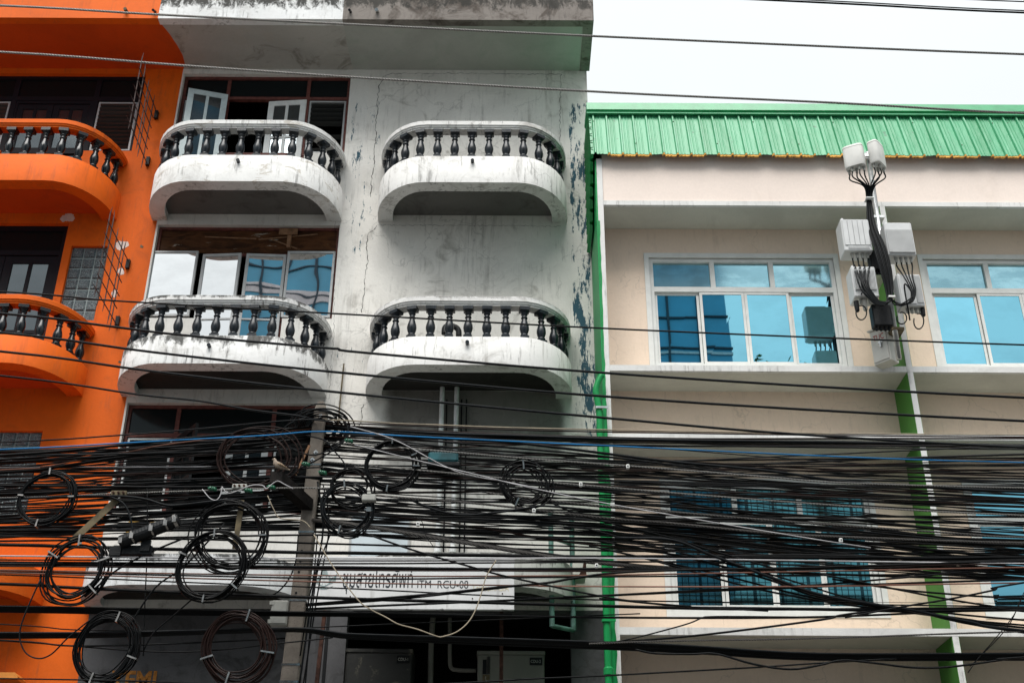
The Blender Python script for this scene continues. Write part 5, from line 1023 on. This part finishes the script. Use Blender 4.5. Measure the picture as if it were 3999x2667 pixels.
o = MB().box(xof(2362, 1700, 15.12) - .02, xof(2362, 1700, 15.12) + .025, 15.1, 15.19, 2, zof(2362, 1560, 15.12)).build('cable_trunking', M['brightgreen']); tag(o, 'flat green trunking beside the green downpipe', 'trunking')
# sign
sx0, sx1, sz0, sz1 = xof(1168, 2368, 15.3), xof(2008, 2380, 15.3), zof(2008, 2380, 15.3), zof(2007, 2176, 15.3)
SG = empty('office_sign', ((sx0 + sx1) / 2, 15.3, sz0), 'white sign with thai lettering, codes and a faded crest', 'sign')
MB().bbox(sx0, sx1, 15.30, 15.36, sz0, sz1, .004).build('panel', M['sign'], SG)
MB().box(sx0 + .1, sx0 + .16, 15.361, 15.49, sz0 + .15, sz1 - .1).box(sx1 - .3, sx1 - .24, 15.361, 15.49, sz0 + .15, sz1 - .1).build('brackets', M['rust'], SG)
SY = 15.2985
def X_(px): return xof(px, 2280, SY)
def Z_(py): return zof(1700, py, SY)
text('ชุมสายโทรศัพท์', X_(1338), X_(1614), Z_(2320), Z_(2214), SY, M['ink'], 'thai_lettering', SG, .002, bold=.0015)
text('ITM', X_(1630), X_(1683), Z_(2294.5), Z_(2265), SY, M['ink'], 'code_lettering', SG, .002)
text('RCU-08', X_(1709), X_(1829), Z_(2296), Z_(2266), SY, M['ink'], 'code_lettering', SG, .002)
text('TelecomASIA', X_(1843), X_(1988), Z_(2306), Z_(2281), SY, M['fadedgold'], 'faded_lettering', SG, .002)
ec = at(1266, 2258, SY); m = MB()
def ln(pts, r=.0028): m.tube([ec + Vector((x, 0, z)) for x, z in pts], r, 4)
for rr in (.075, .085): ln([(rr * math.cos(2 * math.pi * i / 28), -.02 + rr * math.sin(2 * math.pi * i / 28)) for i in range(29)])
for sgn in (-1, 1):
    for j in range(7): ln([(sgn * .06, -.075 + j * .012), (sgn * (.11 + j * .004), -.06 + j * .014), (sgn * (.15 + j * .002), -.03 + j * .017)])
    ln([(sgn * .05, .045), (sgn * .03, .09), (0, .15)]); ln([(sgn * .035, .05), (sgn * .018, .085), (0, .12)])
    ln([(sgn * .02, -.08), (sgn * .008, -.02), (sgn * .03, .03)])
for j in range(4): ln([(-.04 + j * .006, .05 + j * .018), (.04 - j * .006, .05 + j * .018)])
ln([(-.12, -.10), (-.06, -.125), (0, -.132), (.06, -.125), (.12, -.10)]); ln([(-.1, -.115), (-.05, -.135), (0, -.142), (.05, -.135), (.1, -.115)])
m.build('faded_crest', M['fadedteal'], SG)
for (px, py) in ((1377, 2213), (1368, 2328), (1962, 2317), (1845, 2336), (1607, 2333), (1958, 2248)):
    q = at(px, py, SY); MB().tube([q, q + Vector((0, -.004, 0))], .009, 8).build('bolt', M['rust'], SG)
# outdoor cooling cabinets on a slab in the opening
sl = MB().box(-2.23, .82, 16.3, 17.6, 4.35, 4.5).build('equipment_ledge', M['lowwall']); tag(sl, 'dark concrete ledge holding the two grey cabinets', 'ledge')
def cabinet(px0, px1, py, mat, label, tag_txt):
    a, b = at(px0, py, 16.55), at(px1, py, 16.55); o = empty('condenser_unit', ((a.x + b.x) / 2, 16.55, 4.5), label, 'air conditioner')
    MB().bbox(a.x, b.x, 16.55, 17.2, 4.502, a.z - .05, .012).build('casing', mat, o)
    MB().bbox(a.x - .012, b.x + .012, 16.535, 17.21, a.z - .049, a.z, .008).build('top_cover', mat, o)
    MB().box(b.x - .20, b.x - .03, 16.541, 16.549, a.z - .19, a.z - .09).build('number_plate', M['blackframe'], o)
    text(tag_txt, b.x - .185, b.x - .05, a.z - .16, a.z - .12, 16.54, M['boxgrey'], 'plate_lettering', o, .002)
    return o, a, b
cabinet(1352, 1610, 2532, M['ac_peel'], 'dark cabinet with peeling paint standing at the left of the opening', 'CDU-1')
o, a, b = cabinet(1866, 2126, 2540, M['ac'], 'grimy beige cabinet with vertical lettering at the right of the opening', 'CDU-2')
MB().box(a.x + .07, a.x + .165, 16.543, 16.549, a.z - 1.25, a.z - .32).build('badge_strip', M['olive'], o)
text('Carrier', a.x + .08, a.x + .155, a.z - 1.05, a.z - .34, 16.542, M['boxgrey'], 'badge_lettering', o, .002, rot=True)
MB().box(a.x + .07, a.x + .12, 16.543, 16.549, a.z - .31, a.z - .12).build('badge_block', M['blackframe'], o)
m = MB()
for i in range(5): m.box(a.x + .127 + i * .009, a.x + .131 + i * .009, 16.543, 16.549, a.z - .31, a.z - .08)
m.build('badge_lines', M['blackframe'], o)
for (p0, p1, w, mt, lb) in (((1268, 2380), (1232, 2700), .05, 'rust', 'rusty steel post just right of the pole'), ((1284, 2380), (1258, 2700), .04, 'blackframe', 'dark steel post beside the rusty post'), ((1959, 2375), (1957, 2700), .05, 'rust', 'rusty steel post in front of the right hand grey cabinet')):
    A, B = at(*p0, 16.1), at(*p1, 16.1); o = MB().poly([A + Vector((-w / 2, 0, 0)), A + Vector((w / 2, 0, 0)), B + Vector((w / 2, 0, 0)), B + Vector((-w / 2, 0, 0))], (0, .05, 0)).build('steel_post', M[mt]); tag(o, lb, 'post')
pipe('drain_pipe', [(1691, 2400), (1683, 2540), (1680, 2700)], 16.9, .04, 'ac', 'dim grey pipe standing inside the dark opening')
pipe('drain_pipe', [(1757, 2400), (1757, 2560), (1762, 2605), (1790, 2615), (1860, 2617)], 16.95, .03, 'ac', 'dim pipe bending right toward the beige cabinet')
# pipe frame (ladder) in front of the right hand pillar
LY = 15.9; A0, A1 = at(2150, 1990, LY), at(2156, 2446, LY); B0, B1 = at(2232, 2010, LY + .25), at(2240, 2462, LY + .25)
LD = empty('pipe_ladder', A1, 'green and grey pipe frame hung beside the green wall edge', 'pipe frame')
for (a, b) in ((A0, A1), (B0, B1)): MB().tube([a, b], .036, 10).build('post', M['tealpipe'], LD)
for (pa, pb) in (((2151, 2097), (2232, 2124)), ((2153, 2207), (2236, 2220)), ((2156, 2443), (2240, 2460))): MB().tube([at(*pa, LY), at(*pb, LY + .25)], .03, 10).build('rung', M['tealpipe'], LD)
q0, q1 = at(2156, 2228, 16.25), at(2244, 2330, 16.25); o = MB().bbox(q0.x, q1.x, 16.25, 16.32, q1.z, q0.z, .01).build('notice_board', M['board']); tag(o, 'dark green board behind the pipe frame', 'board')
q0, q1 = at(2236, 2188, 16.0), at(2290, 2244, 16.0); o = empty('meter_box', q0, 'pale box with rust stain beside the pipe frame', 'meter box')
MB().bbox(q0.x, q1.x, 16.0, 16.4, q1.z, q0.z, .01).build('casing', M['cabinet'], o); MB().poly([q1 + Vector((-.1, -.003, 0)), q1 + Vector((0, -.003, 0)), q1 + Vector((0, -.003, .19)), q1 + Vector((-.03, -.003, .21)), q1 + Vector((-.05, -.003, .09))], (0, .002, 0)).build('rust_stain', M['rust'], o)

# ================================================================== SPIKED GRILLES
def spikes(xg, zt_, zb_, yw, label, seed):
    r_ = random.Random(seed); base = Vector((xg, W, zb_)); o = empty('spiked_grille', base, label, 'spiked grille'); H = zt_ - zb_
    for i, yy in enumerate((16.28, 16.06, 15.84, 15.62, 15.42)):
        lo = zb_ - .25 + r_.uniform(-.06, .06) + (.02 * i); hi = zt_ + .28 + r_.uniform(-.06, .06) + (.12 if i > 2 else 0); x = xg + r_.uniform(-.02, .02)
        MB().tube([(x, yy, lo), (x + .005, yy, lo + .12), (x, yy, hi - .12), (x + r_.uniform(-.02, .02), yy, hi)], [.003, .009, .009, .002], 6).build('bar', M['spike'], o)
    for j in range(6):
        z = zb_ - .06 + (H + .12) * j / 5 + r_.uniform(-.02, .02); x = xg + .012
        MB().tube([(x, 16.46 if j in (0, 5) else 16.36, z), (x, 16.2, z), (x, 15.4, z), (x, 15.26 + r_.uniform(-.05, .05), z)], [.009, .009, .009, .002], 6).build('bar', M['spike'], o)
    for z in (zb_, zt_): MB().box(xg - .012, xg + .045, 16.44, 16.499, z - .08, z + .08).build('bracket', M['blackframe'], o)
spikes(-6.1, 14.96, 13.98, 0, 'rusty spiked steel grille beside the upper orange balcony', 3)
spikes(-6.12, 11.96, 10.92, 0, 'rusty spiked steel grille beside the lower orange balcony', 8)

# ================================================================== ANTENNA MAST
def Zp(x, y): return (3200 + x * .606, 500 + y * .606)
MY = 14.8
q0, q1 = at(*Zp(514, 1490), MY), at(*Zp(310, 160), MY - .02)
MA = empty('antenna_mast', q0, 'slim galvanised mast fixed to the white fin, carrying antennas', 'mast')
MB().tube([q0, q1], .037, 14).build('tube', M['steel'], MA, smooth=True)
for (x, y) in ((375, 580), (385, 950), (500, 1300)):
    q = at(*Zp(x, y), MY); MB().box(q.x - .09, q.x + .09, MY - .045, MY + .42, q.z - .02, q.z + .02).build('bracket', M['steel'] if y < 1200 else M['olive'], MA)
q = at(*Zp(312, 185), MY - .06); MB().box(q.x - .10, q.x + .14, MY - .11, MY - .02, q.z - .03, q.z + .03).tube([q + Vector((-.1, -.05, -.07)), q + Vector((.14, -.05, -.1))], .014, 6).build('antenna_clamp', M['steel'], MA)
def antenna(x0, x1, y0, y1, ang, label, conns):
    a, b = at(*Zp(x0, y0), 14.45), at(*Zp(x1, y1), 14.45); cx = (a.x + b.x) / 2; cz0, cz1 = b.z, a.z; w = .30; dp = .17
    o = empty('panel_antenna', (cx, 14.5, cz0), label, 'antenna')
    n = 20; ring = [((abs(math.cos(t)) ** .5) * math.copysign(1, math.cos(t)) * w / 2, (abs(math.sin(t)) ** .5) * math.copysign(1, math.sin(t)) * dp / 2) for t in [2 * math.pi * i / n for i in range(n)]]
    m = MB()
    for z, s in ((cz0, .93), (cz0 + .03, 1), (cz1 - .03, 1), (cz1 - .008, .97), (cz1, .9)): m.v += [Vector((cx + x * s, 14.5 + y * s, z)) for x, y in ring]
    for r_ in range(4):
        for i in range(n): m.f.append((r_ * n + i, r_ * n + (i + 1) % n, r_ * n + n + (i + 1) % n, r_ * n + n + i))
    m.f += [tuple(range(n - 1, -1, -1)), tuple(range(4 * n, 5 * n))]
    turn(m, cx, 14.5, ang); sharp(m.build('radome', M['antenna'], o), 45)
    m = MB(); m.v += [Vector((cx + x * 1.012, 14.5 + y * 1.012, z)) for z in (cz1 - .045, cz1 - .035) for x, y in ring]
    for i in range(n): m.f.append((i, (i + 1) % n, n + (i + 1) % n, n + i))
    turn(m, cx, 14.5, ang); m.build('rim', M['boxgrey'], o)
    out = []
    for i in range(conns):
        m = MB(); px = cx - w / 2 + w * (i + .8) / (conns + .6); p = Vector((px, 14.5 + .03 * (-1) ** i, cz0))
        m.lathe([(.012, -.07), (.018, -.065), (.018, -.02), (.024, -.018), (.024, 0)], p, 8); turn(m, cx, 14.5, ang)
        p2 = turn(MB().add([p], []), cx, 14.5, ang).v[0]; out.append(p2 + Vector((0, 0, -.07))); m.build('connector', M['boxgrey'], o)
    return o, out
an1, c1 = antenna(168, 292, 112, 245, R(-28), 'white antenna panel on the mast, wider left one of the pair', 5)
an2, c2 = antenna(330, 420, 95, 235, R(50), 'white antenna panel on the mast, narrower right one of the pair', 4)
def radio(x0, x1, y0, y1, label, style, d=.24, Y=14.55):
    a, b = at(*Zp(x0, y0), Y), at(*Zp(x1, y1), Y); o = empty('radio_unit', ((a.x + b.x) / 2, Y, b.z), label, 'radio unit'); w = b.x - a.x; h = a.z - b.z
    MB().bbox(a.x, b.x, Y, Y + d, b.z, a.z, .012).build('housing', M['radio'], o)
    m = MB()
    if style == 'panel':
        for i in range(5): m.box(a.x + .02 + i * (w - .04) / 5, a.x + .012 + (i + 1) * (w - .04) / 5, Y - .012, Y - .001, b.z + .09, a.z - .015)
        for i in range(18): m.box(a.x + .06 + i * (w - .1) / 18, a.x + .068 + i * (w - .1) / 18, Y - .014, Y - .001, b.z + .03, b.z + .075)
    elif style == 'ribs':
        for i in range(26): m.box(a.x + .012 + i * (w - .024) / 26, a.x + .02 + i * (w - .024) / 26, Y - .03, Y - .001, b.z + .03, a.z - h * .24)
    elif style == 'half':
        for i in range(18): m.box(a.x + .02 + i * (w - .04) / 18, a.x + .028 + i * (w - .04) / 18, Y - .028, Y - .001, b.z + .1, a.z - h * .12)
    else:
        for i in range(7): m.box(b.x - .10 + i * .013, b.x - .094 + i * .013, Y - .02, Y - .001, b.z + .04, a.z - .02)
        m.box(a.x + .015, b.x - .115, Y - .012, Y - .001, b.z + .03, a.z - .02)
    m.build('cooling_fins', M['radio'], o)
    MB().box(a.x + .03, a.x + .06, Y + .05, Y + .14, a.z + .001, a.z + .05).build('lifting_lug', M['radio'], o)
    out = []
    for i in range(4):
        p = Vector((a.x + w * (.3 + .18 * i), Y + .08, b.z)); MB().lathe([(.014, -.08), (.02, -.075), (.02, -.02), (.026, -.018), (.026, 0)], p, 8).build('connector', M['boxgrey'], o); out.append(p + Vector((0, 0, -.08)))
    return o, out, a, b
r1, k1, a_, b_ = radio(133, 347, 588, 790, 'upper left grey radio box with flat panelled front', 'panel', .28)
text('HUAWEI', 0, 1, 0, 1, 0, M['ink'], 'x', r1) if False else None
r2, k2, _, _ = radio(412, 628, 610, 818, 'upper right grey radio box with dense cooling ribs', 'ribs', .26)
r3, k3, _, _ = radio(200, 388, 893, 1085, 'lower left grey radio box with ribbed front and black plugs', 'half', .28)
r4, k4, _, _ = radio(497, 684, 943, 1145, 'lower right grey radio box with a smooth front', 'smooth', .22)
q = at(*Zp(312, 838), 14.86); wb = MB().bbox(q.x - .05, q.x + .06, 14.84, 14.9, q.z - .05, q.z + .07, .006).build('name_plate', M['cabinet']); tag(wb, 'small white plate with red letters behind the radio cables', 'plate')
text('tn', q.x - .03, q.x + .03, q.z - .02, q.z + .03, 14.838, M['red'], 'red_lettering', wb, .002)
# feeder cables, one object each
gf = 'feeder cables of the mast antennas'; rf_ = random.Random(4)
def feed(P, label='black feeder cable bound to the antenna mast', r=.0105, g_=gf, mt='cable_b'):
    o = MB().tube(catmull(P, 6), r, 6).build('feeder_cable', M[mt], smooth=True); tag(o, label, 'cable', g_)
def zp3(x, y, Y): return at(*Zp(x, y), Y)
ends = k3 + k1 + k4 + k2 + k3
for i, p in enumerate(c1 + c2):
    j = rf_.uniform(-1, 1); e = ends[i]
    nk = zp3(321 + (i - 4) * 4, 456 + j * 6, 14.62 + .02 * (i % 3))
    mid = [zp3(335 + (i - 4) * 6, 620, 14.58 + .02 * (i % 3)), zp3(385 + (i - 4) * 9, 760, 14.5 + .03 * (i % 3)), zp3(425 + (i - 4) * 9, 900, 14.45 + .03 * (i % 3)), zp3(450 + (i - 4) * 6, 1040, 14.44 + .02 * (i % 3)), zp3(452 + (i - 4) * 4, 1110, 14.42 + .02 * i % .06)]
    if e.x < mid[-1].x: tail = [zp3(410, 1145 - 3 * i, 14.4), zp3(350 + 5 * (i % 4), 1128 - 5 * i, 14.4), zp3(290 + 8 * (i % 4), 1060 - 8 * i, 14.42), e + Vector((-.01, -.06, .12 if e in k3 else -.15))]
    else: tail = [zp3(490, 1140, 14.42), zp3(545, 1158 - 4 * i, 14.4), zp3(600, 1110 - 4 * i, 14.4), zp3(595 - 6 * i, 1010, 14.42), e + Vector((0, -.02, -.12))]
    feed([p, p + Vector((0, 0, -.1)), zp3(321 + (i - 4) * 9, 375, 14.56)] + [nk] + mid + tail)
    sl_ = p + Vector((0, 0, -.1)); 
for i in range(4):
    a = k1[i]; feed([a, a + Vector((0, 0, -.06)), zp3(240 + 24 * i, 960, 14.47), zp3(270 + 14 * i, 1040, 14.45), zp3(330 + 12 * i, 1105, 14.43), zp3(430, 1135 - 5 * i, 14.42), zp3(470, 1085, 14.44)], 'black feeder cable hanging from the upper left radio box', g_='feeder cables under the upper left radio box')
    a = k2[i]; feed([a, a + Vector((0, 0, -.07)), zp3(545 + 18 * i, 960, 14.46), zp3(590 + 10 * i, 1050, 14.44), zp3(580 + 6 * i, 1120, 14.43), zp3(520, 1145 - 4 * i, 14.43), zp3(472, 1110, 14.44)], 'black feeder cable hanging from the upper right radio box', g_='feeder cables under the upper right radio box')
for (x, y, dx, dy) in ((270, 1190, 34, 46), (640, 1245, 32, 50), (530, 1225, 32, 38)):
    P = [zp3(x + dx * math.cos(t), y + dy * math.sin(t), 14.5) for t in [i * .45 - 1.9 for i in range(13)]]
    feed(P, {270: 'small cable loop hanging under the lower left radio box', 640: 'small cable loop at the right under the smooth radio box', 530: 'cable loop hanging between mast and smooth radio box'}[x], .009, None)
for (x, y, lb) in ((238, 1130, 'black plug under the lower left radio box'), (290, 1125, 'grey plug under the lower left radio box'), (662, 1160, 'black plug under the smooth radio box')):
    q = zp3(x, y, 14.62); o = MB().lathe([(.012, -.14), (.03, -.12), (.036, -.03), (.036, .03)], q, 10).build('power_plug', M['rubber' if 'black' in lb else 'boxgrey']); tag(o, lb, 'plug')
q = zp3(322, 456, 14.6); o = MB().bbox(q.x - .055, q.x + .06, 14.56, 14.69, q.z - .010, q.z + .010, .006).build('cable_tie', M['alu']); tag(o, 'white tie binding the feeder cables below the antennas', 'cable tie')
q = zp3(463, 1092, 14.43); o = MB().box(q.x - .045, q.x + .045, 14.39, 14.5, q.z - .012, q.z + .012).build('cable_tie', M['alu']); tag(o, 'white tie binding the feeder cables above the cabinet', 'cable tie')
# power cabinet with red letters, turned to the left
CY = 14.88; e = zp3(464, 1488, CY); top = zp3(430, 1275, CY); h = top.z - e.z
PC = empty('power_cabinet', (e.x, CY + .1, e.z), 'cream steel cabinet with red letters at the mast foot', 'cabinet')
m = MB().bbox(e.x, e.x + .20, CY, CY + .27, e.z, e.z + h, .006); ANG = R(42); turn(m, e.x, CY, ANG); m.build('housing', M['cabinet'], PC)
m = MB().box(e.x - .03, e.x + .215, CY - .02, CY + .29, e.z + h + .001, e.z + h + .02); turn(m, e.x, CY, ANG); m.build('lid', M['cabinet'], PC)
m = MB().box(e.x - .014, e.x - .001, CY + .02, CY + .25, e.z + .03, e.z + h - .03); turn(m, e.x, CY, ANG); m.build('door', M['cabinet'], PC)
m = MB().box(e.x - .045, e.x - .015, CY + .10, CY + .12, e.z + h * .42, e.z + h * .6).box(e.x - .03, e.x - .015, CY + .08, CY + .15, e.z + h * .55, e.z + h * .6); turn(m, e.x, CY, ANG); m.build('handle', M['steel'], PC)
c_, s_ = math.cos(ANG), math.sin(ANG)
def onleft(u, w, dz):
    x, y = -.016 + dz * 0 - abs(dz), .22 - u * .17; z = e.z + h * (.66 + w * .17)
    return Vector((e.x + c_ * x - s_ * y, CY + s_ * x + c_ * y, z))
text('TUC', 0, 1, 0, 1, 0, M['red'], 'red_lettering', PC, .002, place=onleft)
for (x, y, w_, h_, lb) in ((398, 1215, .13, .17, 'black junction block on the mast above the cabinet'), (372, 860, .11, .16, 'black junction block on the mast between the radio boxes')):
    q = zp3(x, y, 14.72); o = empty('junction_block', q, lb, 'junction block'); MB().bbox(q.x - w_, q.x + w_, 14.66, 14.82, q.z - h_, q.z + h_, .015).build('block_body', M['rubber'], o)
    for i in range(4): MB().lathe([(.012, -.06), (.018, -.05), (.018, 0)], Vector((q.x - w_ * .7 + i * w_ * .45, 14.72, q.z - h_)), 6).build('plug', M['blackframe'], o)
# ------------------------------------------------------------------ sky and sun (bright overcast)
SUN_EL, SUN_AZ = R(56), R(188)
w = bpy.data.worlds.new('World'); sc.world = w; w.use_nodes = True; t = w.node_tree; bg = t.nodes['Background']
sky = t.nodes.new('ShaderNodeTexSky'); sky.sky_type = 'NISHITA'; sky.sun_disc = False; sky.sun_elevation = SUN_EL; sky.sun_rotation = SUN_AZ; sky.air_density = 1; sky.dust_density = 4; sky.ozone_density = 1
tc = t.nodes.new('ShaderNodeTexCoord'); sp = t.nodes.new('ShaderNodeSeparateXYZ'); t.links.new(tc.outputs['Generated'], sp.inputs[0])
mr = t.nodes.new('ShaderNodeMapRange'); mr.inputs['From Min'].default_value = -.05; mr.inputs['From Max'].default_value = .95; mr.inputs['To Min'].default_value = 4.0; mr.inputs['To Max'].default_value = 10.0
t.links.new(sp.outputs['Z'], mr.inputs['Value'])
nz = t.nodes.new('ShaderNodeTexNoise'); nz.inputs['Scale'].default_value = 2.0; nz.inputs['Detail'].default_value = 5; t.links.new(tc.outputs['Generated'], nz.inputs['Vector'])
mr2 = t.nodes.new('ShaderNodeMapRange'); mr2.inputs['From Min'].default_value = .3; mr2.inputs['From Max'].default_value = .7; mr2.inputs['To Min'].default_value = .95; mr2.inputs['To Max'].default_value = 1.05; t.links.new(nz.outputs['Fac'], mr2.inputs['Value'])
mu = t.nodes.new('ShaderNodeMath'); mu.operation = 'MULTIPLY'; t.links.new(mr.outputs[0], mu.inputs[0]); t.links.new(mr2.outputs[0], mu.inputs[1])
cl = t.nodes.new('ShaderNodeVectorMath'); cl.operation = 'SCALE'; cl.inputs[0].default_value = (0.955, 1.0, 1.01); t.links.new(mu.outputs[0], cl.inputs[3])
mx = t.nodes.new('ShaderNodeMix'); mx.data_type = 'RGBA'; mx.inputs[0].default_value = 0.9; t.links.new(sky.outputs[0], mx.inputs[6]); t.links.new(cl.outputs[0], mx.inputs[7])
t.links.new(mx.outputs[2], bg.inputs['Color']); bg.inputs['Strength'].default_value = 0.1
ld = bpy.data.lights.new('sun', 'SUN'); ld.energy = 4.0; ld.angle = R(45); ld.color = (1, .97, .93)
so = bpy.data.objects.new('sun', ld); col.objects.link(so); so.location = (0, -20, 40)
so.rotation_euler = (R(90) - SUN_EL, 0, math.pi - SUN_AZ + math.pi - R(0)) if False else (0, 0, 0)
d = Vector((math.sin(SUN_AZ) * math.cos(SUN_EL), math.cos(SUN_AZ) * math.cos(SUN_EL), math.sin(SUN_EL)))
so.rotation_euler = d.to_track_quat('Z', 'Y').to_euler()
sc.view_settings.view_transform = 'Standard'; sc.view_settings.look = 'None'; sc.view_settings.gamma = 1; sc.view_settings.exposure = 0.42
sc.cycles.max_bounces = 8; sc.cycles.diffuse_bounces = 2; sc.cycles.use_denoising = True
